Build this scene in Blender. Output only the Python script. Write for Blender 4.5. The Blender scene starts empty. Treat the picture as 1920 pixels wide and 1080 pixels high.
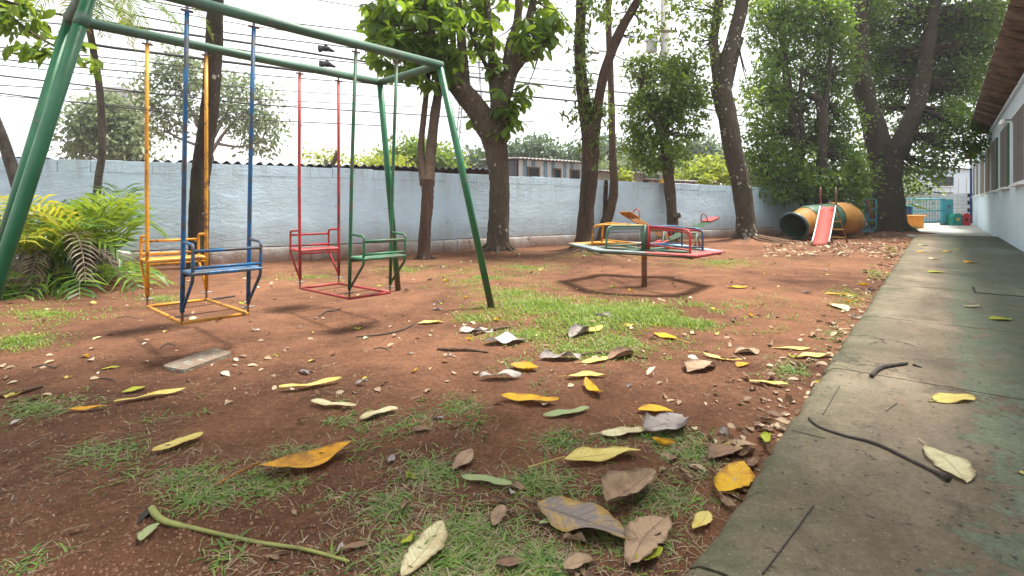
import bpy, math, random
import numpy as np
from mathutils import Vector, Matrix
random.seed(7); rng = np.random.default_rng(7)
SC = bpy.context.scene
COL = SC.collection
R = math.radians

# ---------------------------------------------------------------- camera
cam_d = bpy.data.cameras.new('camera'); cam = bpy.data.objects.new('camera', cam_d); COL.objects.link(cam)
cam.location = (0, 0, 1.0); cam.rotation_euler = (R(90), 0, 0)
cam_d.lens = 18.0; cam_d.sensor_width = 36.0; cam_d.shift_y = -155/1920
cam_d.clip_start = 0.05; cam_d.clip_end = 2000
SC.camera = cam

# ---------------------------------------------------------------- sky: bright thin overcast
SUN_EL, SUN_AZ = R(69), R(72)      # azimuth from +Y (view direction) towards +X
W = bpy.data.worlds.new('World'); SC.world = W; W.use_nodes = True
wn = W.node_tree; wn.nodes.clear()
def wnode(t): return wn.nodes.new(t)
sky = wnode('ShaderNodeTexSky'); sky.sky_type = 'NISHITA'; sky.sun_disc = False
sky.sun_elevation = SUN_EL; sky.sun_rotation = SUN_AZ; sky.dust_density = 4.0; sky.air_density = 1.0
skm = wnode('ShaderNodeVectorMath'); skm.operation = 'SCALE'; skm.inputs['Scale'].default_value = 0.12
cn = wnode('ShaderNodeTexNoise'); cn.inputs['Scale'].default_value = 2.2; cn.inputs['Detail'].default_value = 4
cr = wnode('ShaderNodeValToRGB')
cr.color_ramp.elements[0].position = 0.3; cr.color_ramp.elements[0].color = (0.92, 0.94, 0.98, 1)
cr.color_ramp.elements[1].position = 0.7; cr.color_ramp.elements[1].color = (1.08, 1.07, 1.06, 1)
mx = wnode('ShaderNodeMix'); mx.data_type = 'RGBA'; mx.inputs['Factor'].default_value = 0.86
tc = wnode('ShaderNodeTexCoord')
bg = wnode('ShaderNodeBackground'); bg.inputs['Strength'].default_value = 0.85
wo = wnode('ShaderNodeOutputWorld')
wn.links.new(tc.outputs['Generated'], cn.inputs['Vector'])
wn.links.new(cn.outputs['Fac'], cr.inputs['Fac'])
wn.links.new(sky.outputs['Color'], skm.inputs[0])
wn.links.new(skm.outputs[0], mx.inputs['A']); wn.links.new(cr.outputs['Color'], mx.inputs['B'])
wn.links.new(mx.outputs['Result'], bg.inputs['Color']); wn.links.new(bg.outputs[0], wo.inputs['Surface'])

# ---------------------------------------------------------------- sun through thin cloud
sd = bpy.data.lights.new('sun', 'SUN'); so = bpy.data.objects.new('sun', sd); COL.objects.link(so)
sd.energy = 4.6; sd.angle = R(14); sd.color = (1.0, 0.95, 0.87)
sdir = Vector((math.sin(SUN_AZ)*math.cos(SUN_EL), math.cos(SUN_AZ)*math.cos(SUN_EL), math.sin(SUN_EL)))
so.rotation_euler = sdir.to_track_quat('Z', 'Y').to_euler(); so.location = sdir*60

SC.view_settings.view_transform = 'Standard'; SC.view_settings.look = 'None'
SC.view_settings.gamma = 1.0; SC.view_settings.exposure = 1.22
SC.view_settings.use_curve_mapping = False
SC.render.engine = 'CYCLES'
SC.cycles.use_denoising = True
SC.cycles.max_bounces = 8; SC.cycles.diffuse_bounces = 4; SC.cycles.transparent_max_bounces = 8
SC.cycles.caustics_reflective = False; SC.cycles.caustics_refractive = False

# ---------------------------------------------------------------- measuring helpers (eye height 1 m)
F, U0, V0 = 960.0, 960.0, 385.0
def G(u, v, z=0.0):
    Y = F*(1-z)/(v-V0); return Vector(((u-U0)/F*Y, Y, z))
def D(u, v, Y): return Vector(((u-U0)/F*Y, Y, 1-(v-V0)/F*Y))

# ---------------------------------------------------------------- vectorised value noise
def _h(ix, iy, s):
    n = (ix.astype(np.int64)*374761393 + iy.astype(np.int64)*668265263 + s*982451653) & 0x7fffffff
    n = ((n ^ (n >> 13))*1274126177) & 0x7fffffff
    return ((n ^ (n >> 16)) & 0xffff)/65535.0
def vnoise(x, y, s=0):
    x = np.asarray(x, float); y = np.asarray(y, float)
    ix = np.floor(x); iy = np.floor(y); fx = x-ix; fy = y-iy
    fx = fx*fx*(3-2*fx); fy = fy*fy*(3-2*fy)
    a = _h(ix, iy, s); b = _h(ix+1, iy, s); c = _h(ix, iy+1, s); d = _h(ix+1, iy+1, s)
    return (a*(1-fx)+b*fx)*(1-fy)+(c*(1-fx)+d*fx)*fy
def fbm(x, y, o=4, s=0):
    t = 0; a = 0.5
    for k in range(o):
        t = t + a*vnoise(x*2**k, y*2**k, s+k*17); a *= 0.5
    return t
MOUNDS = []      # (x, y, radius, height)
def gh(x, y):
    """height of the dirt"""
    x = np.asarray(x, float); y = np.asarray(y, float)
    yard = np.clip((16-np.hypot(x-2, y-7))/6, 0, 1)
    z = (fbm(x*0.7, y*0.7, 3, 5)-0.44)*0.05 + (fbm(x*4, y*4, 3, 9)-0.44)*0.022
    near = np.clip((5.5-y)/3, 0, 1)
    z = z + near*(fbm(x*22, y*22, 4, 31)-0.46)*0.016
    z = z*yard
    for mx_, my_, mr, mh in MOUNDS:
        d2 = ((x-mx_)**2+(y-my_)**2)/mr**2
        z = z + mh*np.exp(-d2*2)
    # the dirt slopes a little down beside the path edge
    return z
def gz(x, y): return float(gh(np.array([x]), np.array([y]))[0])
def GG(u, v, dz=0.0):
    p = G(u, v); p.z = gz(p.x, p.y)+dz; return p

# ---------------------------------------------------------------- object helpers
LOC = {}
def props(o, label=None, cat=None, group=None, kind=None):
    if label: o['label'] = label
    if cat: o['category'] = cat
    if group: o['group'] = group
    if kind: o['kind'] = kind
    return o
def thing(name, label=None, cat=None, loc=(0, 0, 0), group=None, kind=None):
    o = bpy.data.objects.new(name, None); COL.objects.link(o); o.empty_display_size = 0.1
    o.location = loc; LOC[o.name] = Vector(loc)
    return props(o, label, cat, group, kind)
def link_mesh(name, me, mat, parent=None, loc=None):
    o = bpy.data.objects.new(name, me); COL.objects.link(o)
    if mat is not None and len(me.materials) == 0: me.materials.append(mat)
    if parent is not None:
        o.parent = parent; LOC[o.name] = LOC.get(parent.name, Vector((0, 0, 0)))
    elif loc is not None:
        o.location = loc; LOC[o.name] = Vector(loc)
    return o
class MB:
    """collects shapes in world coordinates, builds ONE mesh object"""
    def __init__(s): s.v = []; s.f = []
    def add(s, vs, fs):
        n = len(s.v); s.v += [tuple(p) for p in vs]; s.f += [tuple(i+n for i in f) for f in fs]; return s
    def box(s, c, size, rot=None, bevel=0.0):
        hx, hy, hz = [k/2 for k in size]; c = Vector(c)
        rot = rot if rot is not None else Matrix.Identity(3)
        b = bevel
        if b <= 0:
            vs = [c+rot@Vector((x, y, z)) for x in (-hx, hx) for y in (-hy, hy) for z in (-hz, hz)]
            fs = [(0, 1, 3, 2), (4, 6, 7, 5), (0, 4, 5, 1), (2, 3, 7, 6), (0, 2, 6, 4), (1, 5, 7, 3)]
            return s.add(vs, fs)
        prof = [(-hx+b, -hy), (hx-b, -hy), (hx, -hy+b), (hx, hy-b), (hx-b, hy), (-hx+b, hy), (-hx, hy-b), (-hx, -hy+b)]
        inn = [(x*(hx-b)/hx, y*(hy-b)/hy) for x, y in prof]
        vs = []
        for pr, z in ((inn, -hz), (prof, -hz+b), (prof, hz-b), (inn, hz)):
            vs += [c+rot@Vector((x, y, z)) for x, y in pr]
        fs = [tuple(range(7, -1, -1)), tuple(range(24, 32))]
        for k in range(3):
            for i in range(8):
                j = (i+1) % 8; fs.append((k*8+i, k*8+j, (k+1)*8+j, (k+1)*8+i))
        return s.add(vs, fs)
    def tube(s, pts, r, n=10, caps=True, jitter=0.0, seed=0, squash=None):
        pts = [Vector(p) for p in pts]; m = len(pts)
        rr = r if isinstance(r, (list, tuple, np.ndarray)) else [r]*m
        t0 = (pts[1]-pts[0]).normalized()
        a = Vector((0, 0, 1)) if abs(t0.z) < 0.9 else Vector((1, 0, 0))
        nrm = t0.cross(a).normalized(); vs = []
        rnd = random.Random(seed)
        ph = [rnd.uniform(0, 6.28) for _ in range(4)]
        for i, p in enumerate(pts):
            t = (pts[min(i+1, m-1)]-pts[max(i-1, 0)]).normalized()
            nrm = (nrm-t*nrm.dot(t)).normalized(); bi = t.cross(nrm)
            for k in range(n):
                an = 2*math.pi*k/n; q = rr[i]
                if jitter:
                    q *= 1+jitter*(math.sin(3*an+ph[0]+i*0.21)*0.5+math.sin(5*an+ph[1]-i*0.33)*0.35+math.sin(2*an+ph[2]+i*0.6)*0.3+rnd.uniform(-.35, .35))
                vs.append(p+(nrm*math.cos(an)+bi*math.sin(an))*q)
        fs = []
        for i in range(m-1):
            for k in range(n):
                k2 = (k+1) % n; fs.append((i*n+k, i*n+k2, (i+1)*n+k2, (i+1)*n+k))
        if caps: fs += [tuple(range(n-1, -1, -1)), tuple(range((m-1)*n, m*n))]
        return s.add(vs, fs)
    def quad(s, a, b, c, d): return s.add([a, b, c, d], [(0, 1, 2, 3)])
    def prism(s, poly, z0, z1):
        n = len(poly); vs = [(x, y, z0) for x, y in poly]+[(x, y, z1) for x, y in poly]
        fs = [tuple(range(n-1, -1, -1)), tuple(range(n, 2*n))]+[(i, (i+1) % n, n+(i+1) % n, n+i) for i in range(n)]
        return s.add(vs, fs)
    def build(s, name, mat, parent=None, smooth=False, loc=None):
        me = bpy.data.meshes.new(name)
        off = LOC.get(parent.name, Vector((0, 0, 0))) if parent is not None else (Vector(loc) if loc is not None else Vector((0, 0, 0)))
        me.from_pydata([(p[0]-off.x, p[1]-off.y, p[2]-off.z) for p in s.v], [], s.f)
        if smooth: me.polygons.foreach_set('use_smooth', [True]*len(me.polygons))
        me.update()
        return link_mesh(name, me, mat, parent, loc)
def np_mesh(name, V, Fc, mat, parent=None, loc=None, smooth=False, uv=None):
    """V (n,3) world coords, Fc (m,k) equal-size faces"""
    off = LOC.get(parent.name, Vector((0, 0, 0))) if parent is not None else (Vector(loc) if loc is not None else Vector((0, 0, 0)))
    V = np.asarray(V, np.float32)-np.array(off[:], np.float32); Fc = np.asarray(Fc, np.int32)
    me = bpy.data.meshes.new(name); k = Fc.shape[1]; m = len(Fc)
    me.vertices.add(len(V)); me.vertices.foreach_set('co', V.ravel())
    me.loops.add(m*k); me.loops.foreach_set('vertex_index', Fc.ravel())
    me.polygons.add(m); me.polygons.foreach_set('loop_start', np.arange(0, m*k, k, dtype=np.int32))
    if smooth: me.polygons.foreach_set('use_smooth', np.ones(m, bool))
    if uv is not None:
        l = me.uv_layers.new(name='UVMap'); l.data.foreach_set('uv', np.asarray(uv, np.float32)[Fc.ravel()].ravel())
    me.update(calc_edges=True); me.validate()
    return link_mesh(name, me, mat, parent, loc)
def norm(a): return a/np.maximum(np.linalg.norm(a, axis=-1, keepdims=True), 1e-9)
def scatter(name, tv, tf, pos, fwd, up, scale, mat, parent=None, loc=None, smooth=False):
    tv = np.asarray(tv, float); tf = np.asarray(tf); N = len(pos)
    fwd = norm(fwd); rt = norm(np.cross(fwd, up)); up = np.cross(rt, fwd)
    scale = np.asarray(scale, float); 
    if scale.ndim == 0: scale = np.full(N, scale)
    if scale.ndim == 1: scale = np.repeat(scale[:, None], 3, 1)
    V = pos[:, None, :]+(tv[None, :, 0, None]*scale[:, None, 0:1])*rt[:, None, :]+(tv[None, :, 1, None]*scale[:, None, 1:2])*fwd[:, None, :]+(tv[None, :, 2, None]*scale[:, None, 2:3])*up[:, None, :]
    Fc = (tf[None]+(np.arange(N)*len(tv))[:, None, None]).reshape(-1, tf.shape[1])
    return np_mesh(name, V.reshape(-1, 3), Fc, mat, parent, loc, smooth)
# leaf templates: x across, y along, z up
LEAF_S = ([(0, 0, 0), (-.26, .45, .06), (.26, .45, .06), (0, 1, -.08)], [(0, 2, 3), (0, 3, 1)])
LEAF_M = ([(0, 0, 0), (-.2, .25, .05), (.2, .25, .05), (0, .35, 0), (-.22, .6, .04), (.22, .6, .04), (0, .7, -.03), (0, 1, -.14)],
          [(0, 2, 3), (0, 3, 1), (2, 5, 3), (3, 5, 6), (1, 3, 4), (3, 6, 4), (5, 7, 6), (4, 6, 7)])
LEAF_OB = ([(0, 0, 0), (-.04, .12, .0), (.04, .12, .0), (-.14, .5, .03), (0, .5, -.01), (.14, .5, .03), (-.19, .76, .0), (0, .78, -.05), (.19, .76, 0), (-.1, .95, -.09), (.1, .95, -.09), (0, 1, -.12)],
           [(0, 2, 1), (1, 2, 4), (1, 4, 3), (2, 5, 4), (3, 4, 7), (3, 7, 6), (4, 5, 8), (4, 8, 7), (6, 7, 9), (7, 8, 10), (7, 10, 11), (7, 11, 9)])
BLADE = ([(-.5, 0, 0), (.5, 0, 0), (-.42, .4, .0), (.42, .4, 0), (-.25, .75, -.08), (.25, .75, -.08), (0, 1, -.2)], [(0, 1, 3), (0, 3, 2), (2, 3, 5), (2, 5, 4), (4, 5, 6)])
def rand_dirs(n, zlo=-1.0, zhi=1.0):
    z = rng.uniform(zlo, zhi, n); a = rng.uniform(0, 2*np.pi, n); r = np.sqrt(np.maximum(0, 1-z*z))
    return np.stack([r*np.cos(a), r*np.sin(a), z], 1)

# ---------------------------------------------------------------- materials
class NT:
    def __init__(s, name):
        s.m = bpy.data.materials.new(name); s.m.use_nodes = True; s.t = s.m.node_tree; s.t.nodes.clear()
        s.out = s.n('ShaderNodeOutputMaterial')
    def n(s, t, **k):
        o = s.t.nodes.new(t)
        for a, b in k.items(): setattr(o, a, b)
        return o
    def l(s, a, b): s.t.links.new(a, b)
    def pos(s): return s.n('ShaderNodeNewGeometry').outputs['Position']
    def noise(s, vec, scale, detail=4, rough=0.55, dist=0.0):
        o = s.n('ShaderNodeTexNoise'); o.inputs['Scale'].default_value = scale; o.inputs['Detail'].default_value = detail
        o.inputs['Roughness'].default_value = rough; o.inputs['Distortion'].default_value = dist
        if vec is not None: s.l(vec, o.inputs['Vector'])
        return o.outputs['Fac']
    def ramp(s, fac, stops, interp='LINEAR'):
        o = s.n('ShaderNodeValToRGB'); e = o.color_ramp.elements; o.color_ramp.interpolation = interp
        while len(e) < len(stops): e.new(0.5)
        for i, (p, c) in enumerate(stops):
            e[i].position = p; e[i].color = (c, c, c, 1) if isinstance(c, (int, float)) else (*c, 1)
        s.l(fac, o.inputs['Fac']); return o.outputs['Color']
    def mix(s, fac, a, b, mode='MIX'):
        o = s.n('ShaderNodeMix', data_type='RGBA', blend_type=mode)
        for sock, val in ((o.inputs['Factor'], fac), (o.inputs['A'], a), (o.inputs['B'], b)):
            if hasattr(val, 'is_output') or isinstance(val, bpy.types.NodeSocket): s.l(val, sock)
            elif isinstance(val, (int, float)): sock.default_value = val
            else: sock.default_value = (*val, 1)
        return o.outputs['Result']
    def math(s, op, a, b=None, c=None):
        o = s.n('ShaderNodeMath', operation=op)
        for i, val in enumerate((a, b, c)):
            if val is None: continue
            if isinstance(val, bpy.types.NodeSocket): s.l(val, o.inputs[i])
            else: o.inputs[i].default_value = val
        return o.outputs[0]
    def mapr(s, v, a, b, c=0.0, d=1.0):
        o = s.n('ShaderNodeMapRange'); s.l(v, o.inputs['Value'])
        for k, x in (('From Min', a), ('From Max', b), ('To Min', c), ('To Max', d)): o.inputs[k].default_value = x
        return o.outputs['Result']
    def sep(s, v):
        o = s.n('ShaderNodeSeparateXYZ'); s.l(v, o.inputs[0]); return o.outputs
    def scale(s, v, xyz):
        o = s.n('ShaderNodeMapping'); s.l(v, o.inputs['Vector']); o.inputs['Scale'].default_value = xyz; return o.outputs[0]
    def dot(s, v, d):
        o = s.n('ShaderNodeVectorMath', operation='DOT_PRODUCT'); s.l(v, o.inputs[0]); o.inputs[1].default_value = d; return o.outputs['Value']
    def bump(s, h, strength=0.5, dist=0.02, nrm=None):
        o = s.n('ShaderNodeBump'); o.inputs['Strength'].default_value = strength; o.inputs['Distance'].default_value = dist
        s.l(h, o.inputs['Height'])
        if nrm is not None: s.l(nrm, o.inputs['Normal'])
        return o.outputs[0]
    def bsdf(s, col, rough=0.6, metal=0.0, nrm=None, spec=0.5, coat=0.0):
        o = s.n('ShaderNodeBsdfPrincipled')
        for k, val in (('Base Color', col), ('Roughness', rough), ('Metallic', metal), ('Specular IOR Level', spec), ('Coat Weight', coat)):
            if isinstance(val, bpy.types.NodeSocket): s.l(val, o.inputs[k])
            elif isinstance(val, (int, float)): o.inputs[k].default_value = val
            else: o.inputs[k].default_value = (*val, 1)
        if nrm is not None: s.l(nrm, o.inputs['Normal'])
        return o.outputs[0]
    def fin(s, sh): s.l(sh, s.out.inputs['Surface']); return s.m
M = {}
def m_paint(name, col, rust=0.35, rough=0.38, wear=(0.16, 0.08, 0.05), scale=9):
    n = NT(name); p = n.pos()
    a = n.noise(p, scale, 6, 0.7); b = n.noise(p, 60, 3)
    var = n.mix(n.mapr(n.noise(p, 4, 3), .3, .7), tuple(c*0.78 for c in col), tuple(min(1, c*1.15+.01) for c in col))
    fac = n.ramp(n.math('ADD', n.math('MULTIPLY', a, .8), n.math('MULTIPLY', b, .2)), [(0.66-rust*.22, 0.0), (0.70-rust*.18, 1.0)])
    c = n.mix(fac, var, n.mix(b, tuple(x*.6 for x in wear), wear))
    z = n.sep(p)['Z']; c = n.mix(n.math('MULTIPLY', n.mapr(n.math('ADD', z, n.math('MULTIPLY', a, .5)), .28, .52, 1.0, 0.0), .75), c, (.15, .085, .055))   # rust and mud low down
    c = n.mix(n.mapr(n.noise(p, 2.3, 4), .5, .75, 0, .4), c, n.mix(1, c, (.55, .5, .48), 'MULTIPLY'))   # grime
    r = n.mapr(a, .3, .8, rough, min(1, rough+.3))
    return n.fin(n.bsdf(c, r, 0, n.bump(n.math('ADD', fac, n.math('MULTIPLY', b, .4)), .25, .002)))
def m_plain(name, col, rough=0.6, var=0.2, scale=8, bump=0.1, metal=0):
    n = NT(name); p = n.pos(); a = n.noise(p, scale, 5, .6)
    c = n.mix(n.mapr(a, .3, .7), tuple(x*(1-var) for x in col), tuple(min(1, x*(1+var)) for x in col))
    return n.fin(n.bsdf(c, rough, metal, n.bump(n.noise(p, scale*6, 4), bump, .01)))
def m_bark(name, dark, light, sc=1.0, lichen=0.0, moss=0.0):
    n = NT(name); p = n.pos()
    pv = n.scale(p, (14*sc, 14*sc, 2.6*sc)); a = n.noise(pv, 1.6, 7, .7, .6); b = n.noise(p, 26*sc, 4)
    c = n.mix(n.mapr(a, .32, .68), dark, light)
    c = n.mix(n.mapr(b, .45, .8, 0, .5), c, tuple(x*.45 for x in dark))
    if moss: c = n.mix(n.mapr(n.noise(p, 2.2, 4), .45, .75, 0, moss), c, (.07, .08, .03))
    if lichen:
        vo = n.n('ShaderNodeTexVoronoi'); vo.inputs['Scale'].default_value = 9; n.l(n.mix(.12, p, n.n('ShaderNodeTexNoise').outputs['Color']), vo.inputs['Vector'])
        f = n.math('MULTIPLY', n.ramp(vo.outputs['Distance'], [(.2, 1.0), (.3, 0.0)]), n.ramp(n.noise(p, 3.1, 3), [(.56-.1*lichen, 0.0), (.62-.1*lichen, 1.0)]))
        c = n.mix(n.math('MULTIPLY', f, .75), c, (.42, .42, .36))
    h = n.math('ADD', a, n.math('MULTIPLY', b, .35))
    return n.fin(n.bsdf(c, .92, 0, n.bump(h, .9, .035), .2))
def m_leaf(name, cols, trans=0.4, rough=0.45, tcol=None, patch=None):
    """cols: ramp over single leaves; light passes through the blade"""
    n = NT(name); g = n.n('ShaderNodeNewGeometry'); rd = g.outputs['Random Per Island']
    k = len(cols); c = n.ramp(rd, [(i/(max(k-1, 1)), cc) for i, cc in enumerate(cols)])
    if patch: c = n.mix(n.mapr(n.noise(g.outputs['Position'], .9, 3), .35, .65, 0, .55), c, patch)
    b = n.bsdf(c, rough, 0, None, .4)
    t = n.n('ShaderNodeBsdfTranslucent')
    tc_ = n.mix(.55, c, tcol or (.32, .42, .03)); n.l(tc_, t.inputs['Color'])
    ms = n.n('ShaderNodeMixShader'); ms.inputs[0].default_value = trans; n.l(b, ms.inputs[1]); n.l(t.outputs[0], ms.inputs[2])
    return n.fin(ms.outputs[0])
def m_fallen(name, base, blot, amt=.4, vein=None, trans=.2, rough=.5):
    n = NT(name); uv = n.n('ShaderNodeUVMap').outputs[0]; ob = n.n('ShaderNodeObjectInfo')
    vm = n.n('ShaderNodeVectorMath', operation='ADD'); n.l(n.pos(), vm.inputs[0]); n.l(ob.outputs['Location'], vm.inputs[1]); p = vm.outputs[0]
    a = n.noise(p, 14, 5, .65); b = n.noise(p, 75, 3)
    c = n.mix(n.mapr(a, .45, .45+.35*(1.05-amt)), base, blot)
    c = n.mix(n.mapr(b, .3, .7, 0, .3), c, tuple(x*.7 for x in base))
    s = n.sep(uv); ax = n.math('ABSOLUTE', n.math('SUBTRACT', s['X'], .5))
    mid = n.ramp(ax, [(.012, 1.0), (.035, 0.0)])
    sv = n.math('SINE', n.math('MULTIPLY', n.math('SUBTRACT', s['Y'], n.math('MULTIPLY', ax, .35)), 75.0))
    sv = n.ramp(sv, [(.86, 0.0), (1.0, 1.0)])
    vf = n.math('MAXIMUM', mid, n.math('MULTIPLY', sv, .45))
    c = n.mix(n.math('MULTIPLY', vf, .6), c, vein or tuple(x*.55 for x in base))
    c = n.mix(n.math('MULTIPLY', n.mapr(n.math('ADD', ax, n.math('MULTIPLY', n.math('SUBTRACT', a, .5), .5)), .36, .5), .75), c, tuple(x*.45 for x in blot))
    nr = n.bump(n.math('ADD', n.math('MULTIPLY', vf, .8), n.math('ADD', b, n.math('MULTIPLY', a, 1.5))), .6, .006)
    bs = n.bsdf(c, rough, 0, nr, .35)
    t = n.n('ShaderNodeBsdfTranslucent'); n.l(c, t.inputs['Color'])
    ms = n.n('ShaderNodeMixShader'); ms.inputs[0].default_value = trans; n.l(bs, ms.inputs[1]); n.l(t.outputs[0], ms.inputs[2])
    return n.fin(ms.outputs[0])
# red dirt
def mk_dirt():
    n = NT('red_dirt'); p = n.pos()
    big = n.noise(p, .55, 4, .6, .4); mid = n.noise(p, 3.5, 6, .65); fine = n.noise(p, 38, 8, .8); spk = n.noise(p, 160, 3, .6)
    c = n.mix(n.mapr(n.math('ADD', n.math('MULTIPLY', big, .6), n.math('MULTIPLY', mid, .4)), .36, .62), (.092, .043, .026), (.29, .143, .082))
    c = n.mix(n.mapr(fine, .3, .75), n.mix(1, c, (.45, .42, .40), 'MULTIPLY'), n.mix(1, c, (1.38, 1.36, 1.34), 'MULTIPLY'))
    c = n.mix(n.ramp(spk, [(.70, 0.0), (.77, 1.0)]), c, (.34, .24, .17))
    c = n.mix(n.ramp(n.noise(p, 70, 2), [(.68, 0.0), (.76, 1.0)]), c, (.05, .028, .02))
    h = n.math('ADD', n.math('ADD', n.math('MULTIPLY', fine, .8), n.math('MULTIPLY', spk, .3)), n.math('MULTIPLY', mid, .9))
    return n.fin(n.bsdf(c, .95, 0, n.bump(h, .95, .03), .15))
M['dirt'] = mk_dirt()
PD = Vector((.826, 1, 0)).normalized(); PN = Vector((PD.y, -PD.x, 0))        # path direction and its right-hand normal
PE = Vector((1.35, 2.4, 0))                                                   # a point on the left edge of the path
def PP(a, o, z): return PE+PD*a+PN*o+Vector((0, 0, z))
def path_ao(p): q = Vector((p[0], p[1], 0))-PE; return q.dot(PD), q.dot(PN)
def mk_concrete():
    n = NT('mossy_concrete'); p = n.pos()
    off = n.math('SUBTRACT', n.dot(p, tuple(PN)), PE.dot(PN))
    al = n.math('SUBTRACT', n.dot(p, tuple(PD)), PE.dot(PD))
    mp = n.n('ShaderNodeCombineXYZ'); n.l(n.math('MULTIPLY', off, 3.2), mp.inputs[0]); n.l(al, mp.inputs[1])
    a = n.noise(p, 1.1, 6, .65, .5); b = n.noise(p, 7, 6, .7); f = n.noise(p, 120, 4, .7); st = n.noise(mp.outputs[0], 1.4, 4, .6)
    c = n.mix(n.mapr(a, .35, .68), (.135, .108, .076), (.305, .245, .178))
    c = n.mix(n.mapr(st, .38, .72, 0, .55), c, (.10, .083, .058))
    # dark damp stains
    c = n.mix(n.ramp(n.noise(p, 2.3, 5, .7, 1.0), [(.56, 0.0), (.7, .55)]), c, (.05, .043, .032))
    # old green paint, flaking, mostly away from the edge
    pn = n.math('ADD', n.math('MULTIPLY', n.noise(p, 5.5, 9, .74, .7), 1.0), n.math('MULTIPLY', n.mapr(off, .36, .66, -.26, .045), 1.0))
    pf = n.ramp(pn, [(.485, 0.0), (.505, 1.0)])
    gcol = n.mix(n.mapr(b, .3, .7), (.105, .135, .09), (.175, .21, .15))
    c = n.mix(n.math('MULTIPLY', pf, .85), c, gcol)
    c = n.mix(n.ramp(n.noise(p, 1.9, 4), [(.62, 0.0), (.70, .25)]), c, (.24, .15, .10))
    # moss on the worn outer edge
    mo = n.math('MULTIPLY', n.mapr(off, .02, .34, 1.0, 0.0), n.mapr(n.noise(p, 4, 5, .7), .3, .62))
    c = n.mix(n.math('MULTIPLY', mo, .8), c, (.06, .072, .036))
    gr = n.noise(p, 55, 8, .85); c = n.mix(n.mapr(gr, .35, .65), n.mix(1, c, (.66, .65, .63), 'MULTIPLY'), n.mix(1, c, (1.28, 1.27, 1.25), 'MULTIPLY'))
    c = n.mix(n.ramp(n.noise(p, 95, 3), [(.64, 0.0), (.70, .8)]), c, (.24, .22, .18))
    c = n.mix(n.mapr(f, .35, .7, 0, .45), c, n.mix(1, c, (.45, .45, .45), 'MULTIPLY'))
    c = n.mix(n.ramp(n.noise(p, 36, 2), [(.66, 0.0), (.70, .85)]), c, (.035, .03, .024))
    # hairline cracks
    vo = n.n('ShaderNodeTexVoronoi', feature='DISTANCE_TO_EDGE'); vo.inputs['Scale'].default_value = .85
    wv = n.n('ShaderNodeVectorMath', operation='ADD'); n.l(p, wv.inputs[0])
    nz = n.n('ShaderNodeTexNoise'); nz.inputs['Scale'].default_value = 3.0; nz.inputs['Detail'].default_value = 6; n.l(p, nz.inputs['Vector'])
    sc_ = n.n('ShaderNodeVectorMath', operation='SCALE'); n.l(nz.outputs['Color'], sc_.inputs[0]); sc_.inputs['Scale'].default_value = .5
    n.l(sc_.outputs[0], wv.inputs[1]); n.l(wv.outputs[0], vo.inputs['Vector'])
    ck = n.math('MULTIPLY', n.ramp(vo.outputs['Distance'], [(.0025, 1.0), (.007, 0.0)]), n.ramp(n.noise(p, .8, 2), [(.5, 0.0), (.56, 1.0)]))
    c = n.mix(n.math('MULTIPLY', ck, .8), c, (.04, .036, .028))
    wet = n.ramp(n.noise(mp.outputs[0], .9, 3), [(.58, 0.0), (.68, 1.0)])
    pud = None
    for (u_, v_, ru, rv) in ((1850, 469, .55, 1.1), (1835, 517, .35, .45), (1780, 500, .2, .5)):
        a_, o_ = path_ao(G(u_, v_, .1)); e = n.math('ADD', n.math('POWER', n.math('DIVIDE', n.math('SUBTRACT', off, o_), ru), 2.0), n.math('POWER', n.math('DIVIDE', n.math('SUBTRACT', al, a_), rv), 2.0))
        e = n.mapr(n.math('ADD', e, n.math('MULTIPLY', n.math('SUBTRACT', b, .5), 2.2)), .5, 1.1, 1.0, 0.0); pud = e if pud is None else n.math('MAXIMUM', pud, e)
    rg = n.math('SUBTRACT', n.mapr(wet, 0, 1, .78, .5), n.math('MULTIPLY', pud, .38))
    c = n.mix(n.math('MULTIPLY', pud, .5), c, n.mix(1, c, (.55, .55, .55), 'MULTIPLY'))
    h = n.math('SUBTRACT', n.math('ADD', n.math('MULTIPLY', f, .35), n.math('MULTIPLY', b, .5)), n.math('ADD', n.math('MULTIPLY', ck, 1.2), n.math('MULTIPLY', pf, -.25)))
    return n.fin(n.bsdf(c, rg, 0, n.bump(h, .55, .014), .22))
M['path'] = mk_concrete()
def mk_bluewall(name, col, base=.0, relief=.5):
    n = NT(name); p = n.pos(); s = n.sep(p)
    st = n.noise(n.scale(p, (.9, .9, 1.9)), 6.5, 8, .68, .7); fi = n.noise(p, 30, 4); big = n.noise(p, .7, 4); ru = n.noise(n.scale(p, (3, 3, .5)), 1.6, 5, .7)
    c = n.mix(n.mapr(big, .3, .7), tuple(x*.80 for x in col), tuple(min(1, x*1.07) for x in col))
    c = n.mix(n.mapr(n.noise(p, 2.4, 6, .7, .8), .5, .72, 0, .3), c, (.54, .64, .70))
    c = n.mix(n.ramp(n.noise(p, 5.5, 6, .75, 1.2), [(.655, 0.0), (.68, .9)]), c, (.20, .19, .17))       # chipped spots
    c = n.mix(n.mapr(n.math('ADD', n.math('MULTIPLY', s['Z'], 1.0), n.math('MULTIPLY', ru, -.55)), -.05, .45, .6, 0), c, (.27, .22, .18))  # mud splash
    c = n.mix(n.math('MULTIPLY', n.ramp(ru, [(.48, 0.0), (.75, .75)]), n.mapr(s['Z'], .9, 1.7)), c, (.30, .32, .33))
    h = n.math('ADD', st, n.math('MULTIPLY', fi, .15))
    return n.fin(n.bsdf(c, .85, 0, n.bump(h, relief, .05), .25))
M['wall'] = mk_bluewall('pale_blue_plaster', (.63, .815, .95), 0, .5)
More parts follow.
